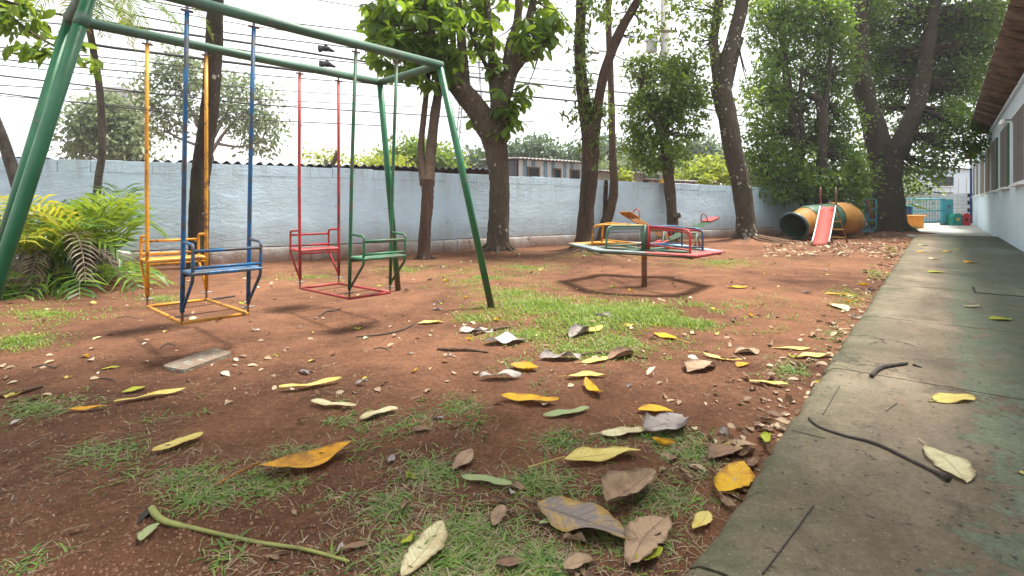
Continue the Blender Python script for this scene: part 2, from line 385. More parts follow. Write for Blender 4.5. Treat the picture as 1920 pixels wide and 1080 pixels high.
def mk_plinth():
    n = NT('bare_footing_render'); p = n.pos(); s = n.sep(p); a = n.noise(p, .9, 5, .65); b = n.noise(p, 9, 6, .7); d = n.noise(n.scale(p, (2, 2, .6)), 3, 5)
    c = n.mix(n.mapr(a, .38, .6), (.30, .21, .16), (.50, .49, .48)); c = n.mix(n.mapr(b, .48, .75, 0, .45), c, (.2, .15, .12))
    c = n.mix(n.mapr(n.math('ADD', s['Z'], n.math('MULTIPLY', d, -.25)), -.1, .12, .85, 0), c, (.19, .10, .065))
    vo = n.n('ShaderNodeTexVoronoi', feature='DISTANCE_TO_EDGE'); vo.inputs['Scale'].default_value = 2.2; n.l(n.mix(.1, p, n.n('ShaderNodeTexNoise').outputs['Color']), vo.inputs['Vector'])
    ck = n.math('MULTIPLY', n.ramp(vo.outputs['Distance'], [(.004, 1.0), (.009, 0.0)]), n.ramp(n.noise(p, 1.1, 2), [(.55, 0.0), (.6, 1.0)])); c = n.mix(n.math('MULTIPLY', ck, .7), c, (.05, .04, .035))
    return n.fin(n.bsdf(c, .95, 0, n.bump(n.math('SUBTRACT', b, ck), .9, .03), .2))
M['plinth'] = mk_plinth()
M['bwall'] = m_plain('pale_blue_wall_paint', (.60, .735, .83), .7, .05, 2.0, .12)
M['dark'] = m_plain('dark_joint', (.03, .026, .022), .95, .3)
M['sheet'] = m_plain('dark_corrugated_sheet', (.075, .078, .085), .85, .35, 3, .3)
M['sheet_under'] = m_plain('weathered_cement_sheet', (.115, .083, .064), .95, .6, 3.5, .7)
M['sheet_pale'] = m_plain('pale_cement_sheet', (.42, .42, .42), .9, .2, 3, .2)
M['wood_old'] = m_plain('weathered_timber', (.16, .115, .08), .9, .35, 6, .5)
M['mesh_grey'] = m_plain('grey_insect_mesh', (.135, .125, .125), .85, .15, 4, .1)
M['frame_green'] = m_paint('green_window_steel', (.04, .10, .055), .15)
M['frame_cream'] = m_plain('cream_window_wood', (.60, .43, .23), .7, .15)
M['white'] = m_plain('white_paint', (.75, .77, .78), .6, .05)
M['glass_dark'] = m_plain('dark_window_pane', (.05, .06, .07), .15, .3)
M['green'] = m_paint('green_pipe_paint', (.012, .135, .055), .4, .28, (.10, .12, .10), 5)
M['green_dull'] = m_paint('dull_green_pipe_paint', (.07, .15, .105), .55, .45, (.14, .16, .13), 5)
M['blue'] = m_paint('blue_pipe_paint', (.008, .115, .29), .85, .35, (.09, .09, .10))
M['yellow'] = m_paint('yellow_pipe_paint', (.62, .28, .015), .6, .4, (.22, .09, .03))
M['red'] = m_paint('red_pipe_paint', (.42, .035, .035), .65, .4, (.18, .06, .05))
M['green_sw'] = m_paint('green_seat_paint', (.02, .14, .06), .7, .4, (.13, .11, .08))
M['steel'] = m_plain('grey_steel', (.22, .22, .22), .45, .25, 10, .1, .6)
M['teal'] = m_paint('turquoise_steel_paint', (.05, .34, .42), .4, .5)
M['rust'] = m_plain('rusted_steel', (.17, .075, .04), .85, .4, 14, .4)
M['orange'] = m_plain('orange_plastic', (.75, .28, .02), .5, .1)
M['darkblue'] = m_plain('dark_blue_paint', (.012, .04, .16), .5, .2)
M['aqua'] = m_plain('aqua_lid', (.18, .62, .66), .5, .1)
M['redp'] = m_plain('red_plastic', (.62, .045, .05), .4, .1)
M['tealp'] = m_plain('green_plastic', (.015, .26, .20), .4, .1)
M['yel'] = m_plain('yellow_sign_paint', (.82, .47, .01), .5, .06)
M['black'] = m_plain('black_rubber', (.015, .015, .016), .6, .3)
M['cable'] = m_plain('black_cable', (.02, .02, .022), .7, .2)
M['pole'] = m_plain('pole_concrete', (.33, .32, .30), .9, .12, 5, .3)
M['twig'] = m_plain('dry_twig_bark', (.055, .045, .04), .9, .4, 30, .5)
M['root'] = m_bark('root_bark', (.10, .058, .038), (.22, .14, .095), 1.5)
M['petiole'] = m_plain('green_stalk', (.20, .21, .05), .5, .35, 12, .15)

# ================================================================ the setting
TREE_SPOTS = [(-.3, 11.3, .7, .10), (1.5, 10.7, .8, .10), (6.55, 14.3, .9, .12), (13.6, 18.5, 1.6, .12), (7.25, 11.9, .6, .07), (1.71, 6.62, .9, -.05), (-5.3, 6.2, .9, .06)]
MOUNDS += TREE_SPOTS
xs = np.unique(np.concatenate([np.linspace(-90, -14, 22), np.linspace(-14, -2.6, 60), np.arange(-2.6, 1.7, .0125), np.linspace(1.7, 24, 130), np.linspace(24, 130, 22)]))
ys = np.unique(np.concatenate([np.linspace(-25, 1.1, 22), np.arange(1.1, 3.6, .0125), np.linspace(3.6, 9, 110), np.linspace(9, 32, 110), np.linspace(32, 170, 24)]))
gx, gy = np.meshgrid(xs, ys); V = np.stack([gx, gy, gh(gx, gy)], -1).reshape(-1, 3)
nx, ny = len(xs), len(ys); ii, jj = np.meshgrid(np.arange(nx-1), np.arange(ny-1)); q = (jj*nx+ii).ravel()
props(np_mesh('ground', V, np.stack([q, q+1, q+nx+1, q+nx], 1), M['dirt'], None, (0, 0, 0), True), 'red dirt playground floor with worn bare patches', kind='structure')

# ---- path of concrete slabs
path = thing('path', 'mossy concrete path with flaking green paint along the building', None, PP(0, 0, 0), kind='structure')
def slab(a0, a1, o0=0.0, o1=None, ztop=.10, name='slab', edge=True, mat=None):
    """slab between distances a0..a1 along the path; o0..o1 across; worn rounded outer edge"""
    na = max(4, int((a1-a0)/.05)); aa = np.linspace(a0, a1, na)
    V = []; 
    prof = [(.0, -.12), (.0, .02), (.006, .05), (.018, .076), (.042, .093), (.085, .1), (.3, .1)] if edge else [(.0, -.12), (.0, .094), (.008, .1), (.3, .1)]
    for a in aa:
        wob = (float(fbm(np.array([a*2.1]), np.array([3.3]), 4, 3)[0])-.47)*.035+(float(vnoise(np.array([a*13]), np.array([1.7]), 8)[0])-.5)*.028 if edge else 0
        w = (o1 if o1 is not None else width(a))
        for (o, z) in prof:
            V.append(PP(a, o0+o+wob*(1-min(1, o/.25)), z-.1+ztop))
        V.append(PP(a, w, ztop)); V.append(PP(a, w, -.12))
    k = len(prof)+2; Fc = []
    for i in range(na-1):
        for j in range(k-1): Fc.append((i*k+j, (i+1)*k+j, (i+1)*k+j+1, i*k+j+1))
    mb = MB(); mb.add(V, Fc); mb.add(V[:k], [tuple(range(k))]); mb.add(V[-k:], [tuple(range(k-1, -1, -1))])
    return mb.build(name, mat or M['path'], path, True)
BD = Vector((.844, 1, 0)).normalized(); BN = Vector((-BD.y, BD.x, 0))         # building wall direction, normal to the yard
B0 = Vector((11.5, 11.8, 0))-BD*(11.8/BD.y)
def BP(Y, out, z): return B0+BD*(Y/BD.y)+BN*out+Vector((0, 0, z))             # Y = depth of the wall point
def width(a):
    p = PE+PD*a; return (p-B0).dot(BN)/max(.2, PN.dot(-BN))-.004
cuts = [-6.0, -3.6, -1.42, .62, 2.35, 4.5, 6.9, 9.4, 12.0, 14.7, 17.6]
for i in range(len(cuts)-1):
    slab(cuts[i]+.006, cuts[i+1]-.006)
# inspection cover set in the path
pc = G(1880, 548, .1); ca, co = path_ao(pc)
cv = MB(); c = PP(ca, co+.1, .104); rot = Matrix((PN, PD, Vector((0, 0, 1)))).transposed()
cv.box(c, (.62, .44, .012), rot, .004); cvo = cv.build('cover_plate', M['path'], path)
rim = MB()
for dx, dy, sx, sy in ((0, .232, .66, .014), (0, -.232, .66, .014), (.322, 0, .014, .45), (-.322, 0, .014, .45)):
    rim.box(c+PN*dx+PD*dy-Vector((0, 0, .0015)), (sx, sy, .007), rot)
rim.build('cover_rim', M['dark'], path)
M['pave'] = m_plain('pale_concrete_paving', (.36, .36, .32), .85, .2, 1.5, .2)
pv = MB(); a0 = 17.62
poly = [PP(a0, -.15, 0), PP(a0, width(a0)-.01, 0), BP(29.0, .005, 0), PP(30.5, -1.2, 0)]
pv.prism([(p.x, p.y) for p in poly], -.1, .03)
pv.build('paving', M['pave'], None, False, poly[0])['kind'] = 'structure'; bpy.data.objects['paving']['label'] = 'pale sunlit concrete paving before the turquoise gate'

# ---- long boundary wall
WP = [Vector((-15.5, 3.5, 0)), Vector((-3.7, 9.4, 0)), Vector((1.8, 13.2, 0)), Vector((8.0, 16.6, 0)), Vector((14.0, 21.0, 0)), Vector((20.3, 31.0, 0))]
WZ = [1.71, 1.72, 1.69, 1.60, 1.60, 1.6]
wall = thing('boundary_wall', 'long pale blue plastered block wall behind the playground', 'wall', WP[1])
segs = []
for i in range(len(WP)-1):
    L = (WP[i+1]-WP[i]).length; segs.append((WP[i], WP[i+1], WZ[i], WZ[i+1], L))
def wall_iter(step):
    for (a, b, za, zb, L) in segs:
        k = max(1, round(L/step))
        for j in range(k): yield a.lerp(b, j/k), a.lerp(b, (j+1)/k), za+(zb-za)*j/k, za+(zb-za)*(j+1)/k, (b-a).normalized()
# body (a displaced plaster face on a solid core)
body = MB(); V = []; rows = [.27, .5, .8, 1.1, 1.3, 1.505]; cols = []
pts = []
for (a, b, za, zb, L) in segs:
    k = max(2, round(L/.12))
    for j in range(k): pts.append((a.lerp(b, j/k), za+(zb-za)*j/k, (b-a).normalized()))
pts.append((WP[-1], WZ[-1], (WP[-1]-WP[-2]).normalized()))
zr = np.linspace(0, 1, 14)
for i, (p, zt, d) in enumerate(pts):
    nn = Vector((d.y, -d.x, 0))
    for t in zr:
        z = .275+(zt-.20-.275)*t
        o = (float(fbm(np.array([i*.23]), np.array([z*5.5]), 3, 77)[0])-.45)*.022
        V.append(p+nn*(o)+Vector((0, 0, z)))
k = len(zr); Fc = [(i*k+j, (i+1)*k+j, (i+1)*k+j+1, i*k+j+1) for i in range(len(pts)-1) for j in range(k-1)]
body.add(V, Fc)
core = MB()
for a, b, za, zb, d in wall_iter(2.0):
    nn = Vector((-d.y, d.x, 0)); f = nn*.03; g = nn*.19
    core.add([a+f+Vector((0, 0, -.1)), b+f+Vector((0, 0, -.1)), b+g+Vector((0, 0, -.1)), a+g+Vector((0, 0, -.1)),
              a+f+Vector((0, 0, za-.19)), b+f+Vector((0, 0, zb-.19)), b+g+Vector((0, 0, zb-.19)), a+g+Vector((0, 0, za-.19))],
             [(0, 1, 5, 4), (2, 3, 7, 6), (4, 5, 6, 7), (1, 2, 6, 5), (3, 0, 4, 7)])
core.build('core', M['plinth'], wall)
body.build('plaster_face', M['wall'], wall, True)
# footing, in lengths with cracks between them
rnd = random.Random(4)
for a, b, za, zb, d in wall_iter(1.7):
    nn = Vector((d.y, -d.x, 0)); L = (b-a).length; f = MB(); vs = []; n1 = 14; pr = [(.055, -.12), (.05, .02), (.042, .12), (.034, .22), (.018, .255), (-.06, .262)]
    for i in range(n1+1):
        p = a.lerp(b, (i+.04)/(n1+.08) if False else i/n1*.996+.002)
        for (o, z) in pr:
            vs.append(p+nn*(o+rnd.uniform(-.006, .006))+Vector((0, 0, z+(rnd.uniform(-.012, .006) if z > .2 else 0))))
    kk = len(pr); f.add(vs, [(i*kk+j, (i+1)*kk+j, (i+1)*kk+j+1, i*kk+j+1) for i in range(n1) for j in range(kk-1)])
    f.build('footing', M['plinth'], wall, True)
# top course of blocks
for a, b, za, zb, d in wall_iter(.4):
    if a.x > 13.5: continue
    mid = (a+b)/2; zt = (za+zb)/2; L = (b-a).length
    rot = Matrix((d, Vector((-d.y, d.x, 0)), Vector((0, 0, 1)))).transposed()@Matrix.Rotation(rnd.uniform(-.006, .006), 3, 'Y')
    h = .19+rnd.uniform(-.012, .004); off = rnd.uniform(-.002, .002)
    MB().box(mid+Vector((-d.y, d.x, 0))*(.088+off)+Vector((0, 0, zt-.2+h/2)), (L-rnd.choice([.0005, .0005, .0005, .001, .008]), .18, h), rot, rnd.choice([.0015, .002, .01])).build('block', M['wall'], wall)

# ---- long low building on the right
bld = thing('school_building', 'long pale blue single storey building along the path', 'building', BP(11.8, 0, 0))
w = MB(); y0, y1 = -6.0, 28.0
WY = [1.85+2.55*k for k in range(-1, 10)]      # window starts
zs, zt = 1.44, 2.95; wide = 1.5
def bquad(mb, ya, yb, za, zb, out=0.0): mb.quad(BP(ya, out, za), BP(yb, out, za), BP(yb, out, zb), BP(ya, out, zb))
bquad(w, y0, y1, -.1, zs); bquad(w, y0, y1, zt, 3.45)
prev = y0
for y in WY:
    bquad(w, prev, y, zs, zt); prev = y+wide
    # reveals
    w.quad(BP(y, 0, zs), BP(y, -.14, zs), BP(y, -.14, zt), BP(y, 0, zt)); w.quad(BP(y+wide, 0, zs), BP(y+wide, -.14, zs), BP(y+wide, -.14, zt), BP(y+wide, 0, zt))
    w.quad(BP(y, 0, zt), BP(y, -.14, zt), BP(y+wide, -.14, zt), BP(y+wide, 0, zt)); w.quad(BP(y, 0, zs), BP(y, -.14, zs), BP(y+wide, -.14, zs), BP(y+wide, 0, zs))
bquad(w, prev, y1, zs, zt)
w.quad(BP(y1, 0, -.1), BP(y1, -6, -.1), BP(y1, -6, 3.45), BP(y1, 0, 3.45)); w.quad(BP(y0, 0, -.1), BP(y0, -6, -.1), BP(y0, -6, 3.45), BP(y0, 0, 3.45))
w.quad(BP(y0, -6, -.1), BP(y1, -6, -.1), BP(y1, -6, 3.45), BP(y0, -6, 3.45))
w.build('wall', M['bwall'], bld)
brot = Matrix((BD, BN, Vector((0, 0, 1)))).transposed()
def bbox(name, Y, out, z, size, mat, parent=bld, bev=.0):
    return MB().box(BP(Y, out, z), size, brot, bev).build(name, mat, parent)
k_ = 1/BD.y
for i, y in enumerate(WY):
    ym = y+wide/2; L = wide*k_; fm = M['frame_cream'] if i in (7, 8) else (M['frame_green'] if i in (5, 6) else M['white'])
    wn_ = MB().box(BP(ym, -.07, (zs+zt)/2), (L-.01, .012, zt-zs-.01), brot).build('window', M['glass_dark'], bld)
    fr = MB()
    for dy, sx, sz, zc in ((0, L, .05, zs+.03), (0, L, .05, zt-.03)): fr.box(BP(ym, .012, zc), (sx-.01, .05, sz), brot)
    for s_ in (-1, 0, 1): fr.box(BP(ym+s_*(wide/2-.03), .014, (zs+zt)/2), (.05, .05, zt-zs-.1), brot)
    fr.build('frame', fm, wn_)
    for s_ in (-1, 1):
        MB().box(BP(ym+s_*wide/4, .042, (zs+zt)/2), (L/2-.06, .008, zt-zs-.09), brot).build('mesh_screen', M['mesh_grey'], wn_)
    MB().box(BP(ym, .05, zs-.028), (L+.06, .13, .045), brot, .008).build('sill', M['white'], wn_)
# overhanging roof of cement sheets, rafters, fascia
yE = 17.9
def EV(Y, out): return BP(Y, out, 3.452+.53*out)
rf = MB().quad(EV(y0, .02), EV(yE, .02), BP(yE, -6.2, 3.2), BP(y0, -6.2, 3.2))
rfo = rf.build('roof', M['sheet_under'], bld)
nsh = 0; y = -3.0
while y < yE-.05:
    yb = min(y+.62, yE); m = MB(); nn = 26; vs = []
    for t in range(nn+1):
        yy = y+(yb-y)*t/nn
        for o in (-.05, .17, .34, .50):
            vs.append(EV(yy, o)+Vector((0, 0, .028+.022*math.sin(t/nn*2*math.pi*3.5)+(.012 if nsh % 2 else 0))))
    m.add(vs, [(t*4+j, (t+1)*4+j, (t+1)*4+j+1, t*4+j+1) for t in range(nn) for j in range(3)])
    so_ = m.build('roof_sheet', M['sheet_under'], bld, True); md = so_.modifiers.new('thick', 'SOLIDIFY'); md.thickness = .008
    y = yb-.012; nsh += 1
for y in np.arange(-2.8, yE, 1.3):
    d = (EV(y, .46)-EV(y, 0)); L = d.length; ro = Matrix((BD, d.normalized(), BD.cross(d.normalized()))).transposed()
    MB().box((EV(y, 0)+EV(y, .46))/2+Vector((0, 0, -.035)), (.05, L, .06), ro).build('rafter', M['wood_old'], bld)
MB().box(BP((-3+yE)/2, .03, 3.41), ((yE+3)*k_, .05, .07), brot).build('wall_plate', M['bwall'], bld)
# far roof edge and downpipe at the building's end
MB().box(BP(24.6, .1, 3.55), (8.6, .5, .08), brot).build('far_roof_edge', M['rust'], bld)
MB().tube([BP(27.6, .07, 0), BP(27.6, .07, 3.5)], .05, 8).build('downpipe', M['darkblue'], bld)
for y in (11.05, 23.9):
    l = thing('wall_lamp', 'small grey wall lamp between the %s windows of the blue building' % ('nearest' if y < 12 else 'farthest'), 'lamp', BP(y, .02, 2.85), 'wall lamps on the blue building')
    MB().box(BP(y, .03, 2.85), (.12, .05, .12), brot, .01).build('base', M['steel'], l)
    MB().tube([BP(y, .05, 2.85), BP(y, .14, 2.86), BP(y, .2, 2.82)], .018, 8).build('arm', M['steel'], l, True)
    MB().tube([BP(y, .2, 2.87), BP(y, .2, 2.82), BP(y, .2, 2.74)], [.035, .06, .075], 12).build('shade', M['white'], l, True)

# ---- back wall at the end of the paving
bw = thing('back_wall', 'white painted block wall closing the far end of the paving', 'wall', BP(27.9, 0, 0))
M['brickw'] = m_plain('whitewashed_block', (.66, .68, .74), .85, .08, 3, .35)
bo = BP(27.9, 0, 0); ext = 11.0
MB().box(bo+BN*(ext/2)+BD*.16-Vector((0, 0, -.82)), (.12, ext, 1.66), brot).build('core', M['dark'], bw)
for r_ in range(8):
    for c_ in range(27):
        o = c_*.4+(.2 if r_ % 2 else 0)
        if o > ext: continue
        MB().box(bo+BN*(o+.2)+BD*(.085+rnd.uniform(-.004, .004))+Vector((0, 0, .02+r_*.205+.1)), (.09, .392, .197), brot).build('block', M['brickw'], bw)
# ================================================================ beyond the boundary wall
def on_street(u, v, c=13.9):
    k = (u-U0)/F; Y = c/(.82-.57*k); return D(u, v, Y)
SD = Vector((.82, .57, 0)).normalized(); SN = Vector((-SD.y, SD.x, 0))
M['asphalt'] = m_plain('asphalt', (.05, .05, .05), .9, .25, 5, .3)
rd = MB(); a = Vector((-14, 9.5, .012)); b = Vector((18, 31, .012))
rd.quad(a, b, b+SN*6, a+SN*6); o = rd.build('road', M['asphalt'], None, False, a); props(o, 'asphalt street behind the boundary wall', kind='structure')
# low shed roof of corrugated sheets right behind the wall
shed = thing('shed_roof', 'dark corrugated shed roof just above the boundary wall', 'roof', WP[1]+Vector((-.5, .9, 1.7)))
edge = [(-60, 292), (120, 296), (330, 300), (600, 307), (780, 311), (950, 316)]
def shed_pt(u):
    for (u0, v0), (u1, v1) in zip(edge, edge[1:]):
        if u <= u1: v = v0+(v1-v0)*(u-u0)/(u1-u0); break
    k = (u-U0)/F
    # a line .55 m behind the wall
    a, b = (WP[0], WP[1]) if u < 573 else (WP[1], WP[2])
    d = (b-a).normalized(); n_ = Vector((-d.y, d.x, 0)); p0 = a+n_*.5
    # X=kY ; p0+t d
    t = (k*p0.y-p0.x)/(d.x-k*d.y); P = p0+d*t
    return D(u, v, P.y), n_
us = list(range(-60, 951, 1)); line = [shed_pt(u) for u in us]
acc = 0; sheet = []; cnt = 0
cum = [0]
for i in range(1, len(line)): cum.append(cum[-1]+(line[i][0]-line[i-1][0]).length)
N = int(cum[-1]/.02); smp = []
j = 0
for i in range(N+1):
    s_ = cum[-1]*i/N
    while j < len(cum)-2 and cum[j+1] < s_: j += 1
    t = (s_-cum[j])/max(1e-6, cum[j+1]-cum[j]); smp.append((line[j][0].lerp(line[j+1][0], t), line[j][1], s_))
per = .177; step = int(.9/.02)
for i0 in range(0, N, step):
    ch = smp[i0:i0+step+2]
    if len(ch) < 3: break
    m = MB(); vs = []; lift = rnd.uniform(-.008, .012)
    for p, n_, s_ in ch:
        w_ = .026*math.sin(s_/per*2*math.pi)
        for back, dz in ((0, 0), (.6, -.02), (1.6, -.12), (3.0, -.3)): vs.append(p+n_*back+Vector((0, 0, dz+w_-.026+lift)))
    m.add(vs, [(t*4+j, (t+1)*4+j, (t+1)*4+j+1, t*4+j+1) for t in range(len(ch)-1) for j in range(3)])
    so_ = m.build('roof_sheet', M['sheet'], shed, True); md = so_.modifiers.new('thick', 'SOLIDIFY'); md.thickness = .012
for i0 in range(30, N, 130):
    p, n_, s_ = smp[i0]; MB().box(p+n_*.9+Vector((0, 0, -1.0)), (.1, .1, 1.7)).build('post', M['wood_old'], shed)
o = MB().tube([D(620, 316, 11.0), D(628, 298, 11.0), D(634, 284, 11.0)], [.055, .052, .05], 6).build('timber_stump', M['wood_old'], None, False, D(620, 316, 11.0)); props(o, 'short leaning timber stump above the dark shed roof', 'post')

# blue and white shack
def shack(name, label, u0, u1, vtop, vbot, c, mats, windows, cat='shack'):
    P0 = on_street(u0, vbot, c); P1 = on_street(u1, vbot, c); T0 = on_street(u0, vtop, c); T1 = on_street(u1, vtop, c)
    d = Vector((P1.x-P0.x, P1.y-P0.y, 0)); L = d.length; d.normalize(); n_ = Vector((-d.y, d.x, 0)); rot = Matrix((d, n_, Vector((0, 0, 1)))).transposed()
    base = Vector((P0.x, P0.y, 0)); h = (T0.z+T1.z)/2
    t = thing(name, label, cat, base)
    def pt(x, y, z): return base+d*x+n_*y+Vector((0, 0, z))
    MB().box(pt(L/2, 1.3, h/2), (L-.02, 2.4, h-.02), rot).build('body', M['sheet'], t)
    k = int(L/.19)
    for i in range(k):
        mt = mats[i % len(mats)]; m = MB(); vs = []
        for j in range(9):
            x = L*(i+j/8)/k; o = -.01+.012*math.sin(j/8*4*math.pi)
            vs += [pt(x, o, 0), pt(x, o, h)]
        m.add(vs, [(2*j, 2*j+2, 2*j+3, 2*j+1) for j in range(8)]); m.build('cladding_sheet', mt, t, True)
    for (x0, x1, z0, z1) in windows:
        w_ = MB().box(pt(L*(x0+x1)/2, -.04, (z0+z1)/2), (L*(x1-x0), .03, z1-z0), rot).build('window', M['glass_dark'], t)
        fr = MB()
        for sx in (x0, x1): fr.box(pt(L*sx, -.05, (z0+z1)/2), (.06, .05, z1-z0+.06), rot)
        for zz in (z0, z1): fr.box(pt(L*(x0+x1)/2, -.05, zz), (L*(x1-x0)-.07, .05, .06), rot)
        fr.build('frame', M['wood_old'], w_)
    m = MB(); vs = []; nn = int(L*1.06/.025)
    for i in range(nn+1):
        x = -.03*L+1.06*L*i/nn; w_ = .025*math.sin(x/.18*2*math.pi)
        vs += [pt(x, -.22, h+.05+w_), pt(x, 2.6, h+.18+w_)]
    m.add(vs, [(2*j, 2*j+2, 2*j+3, 2*j+1) for j in range(nn)]); ro = m.build('roof', M['sheet_pale'], t, True); md = ro.modifiers.new('thick', 'SOLIDIFY'); md.thickness = .02
    return t, h
M['cl_blue'] = m_plain('faded_blue_sheet', (.22, .34, .46), .7, .25, 5, .1); M['cl_white'] = m_plain('white_sheet', (.62, .65, .68), .7, .15, 5, .1); M['cl_tan'] = m_plain('tan_sheet', (.40, .36, .33), .7, .25, 5, .1)
t, h = shack('shack', 'blue and white corrugated shack with framed windows above the wall', 972, 1096, 303, 420, 15.5, [M['cl_white'], M['cl_blue'], M['cl_white'], M['cl_blue'], M['cl_white']], [(.12, .28, 1.9, 2.42), (.5, .6, 1.9, 2.42), (.76, .9, 1.9, 2.42)])
shack('grey_shed', 'grey shed with pale corrugated roof beside the thin leaning trunk', 1112, 1205, 324, 420, 15.2, [M['cl_tan'], M['sheet_pale']], [])
shack('low_shed', 'low shed roof behind the yellow road sign', 1215, 1335, 341, 420, 15.0, [M['sheet_pale'], M['cl_white']], [])

# road sign, its diamond half hidden by the wall
sp = on_street(1251, 343, 14.2)
sg = thing('road_sign', 'yellow diamond road sign half hidden behind the wall', 'sign', (sp.x, sp.y, 0))
MB().tube([(sp.x, sp.y+.03, 0), (sp.x, sp.y+.03, sp.z+.3)], .03, 8).build('post', M['steel'], sg)
h_ = .38; ms = MB(); c = Vector(sp)
ms.add([c+Vector((0, -.005, -h_)), c+Vector((h_, -.005, 0)), c+Vector((0, -.005, h_)), c+Vector((-h_, -.005, 0)), c+Vector((0, .012, -h_)), c+Vector((h_, .012, 0)), c+Vector((0, .012, h_)), c+Vector((-h_, .012, 0))],
       [(0, 1, 2, 3), (7, 6, 5, 4), (0, 4, 5, 1), (1, 5, 6, 2), (2, 6, 7, 3), (3, 7, 4, 0)]); pl = ms.build('plate', M['yel'], sg)
mb = MB()
for i in range(4):
    A = [Vector((0, 0, -1)), Vector((1, 0, 0)), Vector((0, 0, 1)), Vector((-1, 0, 0))]; p, q_ = A[i], A[(i+1) % 4]
    mb.quad(c+p*h_*.93+Vector((0, -.009, 0)), c+q_*h_*.93+Vector((0, -.009, 0)), c+q_*h_*.86+Vector((0, -.009, 0)), c+p*h_*.86+Vector((0, -.009, 0)))
mb.build('border', M['black'], pl)

# concrete utility pole, transformer, street lamp arm
pb = on_street(1247, 200, 14.6); px, py = pb.x, pb.y
up = thing('utility_pole', 'tall grey concrete utility pole with transformer behind the round tree', 'pole', (px, py, 0))
MB().tube([(px, py, 0), (px, py, 5), (px, py, 11)], [.23, .21, .17], 14).build('shaft', M['pole'], up, True)
tp = D(1222, 82, py-.1)
MB().tube([tp+Vector((0, 0, -.38)), tp+Vector((0, 0, -.34)), tp+Vector((0, 0, .34)), tp+Vector((0, 0, .38))], [.2, .24, .24, .2], 14).build('transformer', M['sheet_pale'], up, True)
MB().box(tp+Vector((.22, 0, .1)), (.3, .08, .08)).build('bracket', M['steel'], up)
for zz in (.5,):
    cbm = MB().box((px, py-.24, tp.z+zz), (.9, .1, .1)).build('crossarm', M['wood_old'], up)
    for xx in (-.38, -.2, .2, .38):
        MB().tube([(px+xx, py-.24, tp.z+zz+.05), (px+xx, py-.24, tp.z+zz+.12), (px+xx, py-.24, tp.z+zz+.17)], [.03, .05, .03], 8).build('insulator', M['black'], cbm)
MB().tube([D(1240, 118, py), D(1170, 112, py-.4), D(1140, 97, py-.6), D(1122, 95, py-.7)], .035, 8).build('lamp_arm', M['steel'], up, True)
MB().box(D(1113, 98, py-.75), (.5, .22, .1), Matrix.Rotation(.15, 3, 'Y'), .03).build('lamp_head', M['steel'], up)

# wires along the street
def wire(pts, r, c, label):
    P = [on_street(u, v, c) for u, v in pts]; out = []
    for i in range(len(P)-1):
        for t in range(6): out.append(P[i].lerp(P[i+1], t/6))
    out.append(P[-1]); 
    o = MB().tube(out, r*1.3, 5, False).build('power_line', M['cable'], None, True, P[0])
    props(o, label, 'wire', 'overhead wires along the street')
wires = [([(-40, 56), (60, 20+46), (215, 90), (472, 122), (747, 154), (960, 178), (1235, 205)], .026, 14.2, 'thick black cable passing just under the rear beam of the swing frame'),
 ([(-40, 2), (112, 27), (270, 53), (390, 70), (472, 82), (600, 103), (720, 121), (870, 143), (1070, 164), (1235, 180)], .024, 14.6, 'thick black cable crossing behind both hanging shoes and the forked trunk'),
 ([(170, 2), (240, 26), (430, 62), (614, 84), (700, 95), (1000, 128), (1235, 150)], .013, 14.3, 'thin wire that carries the upper pair of shoes'),
 ([(260, -2), (400, 24), (560, 45), (690, 60), (1000, 88)], .013, 14.9, 'thin wire just above the front beam of the swing frame'),
 ([(-40, 30), (120, 46), (270, 66), (480, 98), (616, 113), (760, 126), (1235, 168)], .012, 14.4, 'thin wire that carries the lower pair of shoes'),
 ([(-40, 106), (120, 124), (250, 135), (330, 142)], .012, 15.2, 'thin wire crossing the sky left above the palm crown'),
 ([(-40, 137), (90, 152), (250, 171), (480, 196), (760, 214), (1000, 228)], .014, 15.0, 'dark wire crossing the palm trunk at half height'),
 ([(-40, 170), (90, 186), (190, 197), (420, 222), (720, 236)], .012, 15.6, 'lowest thin wire above the far left trees'),
 ([(0, 160), (300, 176), (560, 190), (880, 205), (1080, 213)], .010, 16.5, 'faint wire between the two wires at palm trunk height'),
 ([(-40, 92), (200, 118), (420, 139)], .010, 17.5, 'faint wire over the crown of the far left tree'),
 ([(-40, 118), (250, 148), (560, 172), (720, 182)], .010, 17.2, 'faint wire through the top of the airy pale tree'),
 ([(-40, 176), (250, 200), (520, 216)], .009, 17.8, 'faint lowest wire behind the palm trunk'),
 ([(270, 14), (480, 50), (720, 84), (880, 104)], .010, 16.0, 'faint wire between the two swing beams'),
 ([(560, -6), (690, 16), (900, 40), (1080, 58), (1235, 70)], .010, 14.7, 'wire entering at the top above the front beam'),
 ([(1060, 56), (1180, 72), (1240, 80)], .010, 14.5, 'wire running to the transformer from the left'),
 ([(1260, 190), (1330, 205), (1440, 228), (1560, 250)], .024, 14.5, 'thick cable leaving the pole to the right'),
 ([(1260, 90), (1400, 130), (1560, 165)], .010, 14.5, 'thin wire leaving the pole to the right'),
 ([(1260, 170), (1330, 182), (1480, 215)], .010, 14.3, 'middle wire leaving the pole to the right'),
 ([(-40, 85), (200, 108), (480, 140), (600, 150), (880, 170), (1080, 190)], .012, 15.8, 'thin wire between the two thick black cables')]
for w_ in wires: wire(*w_)
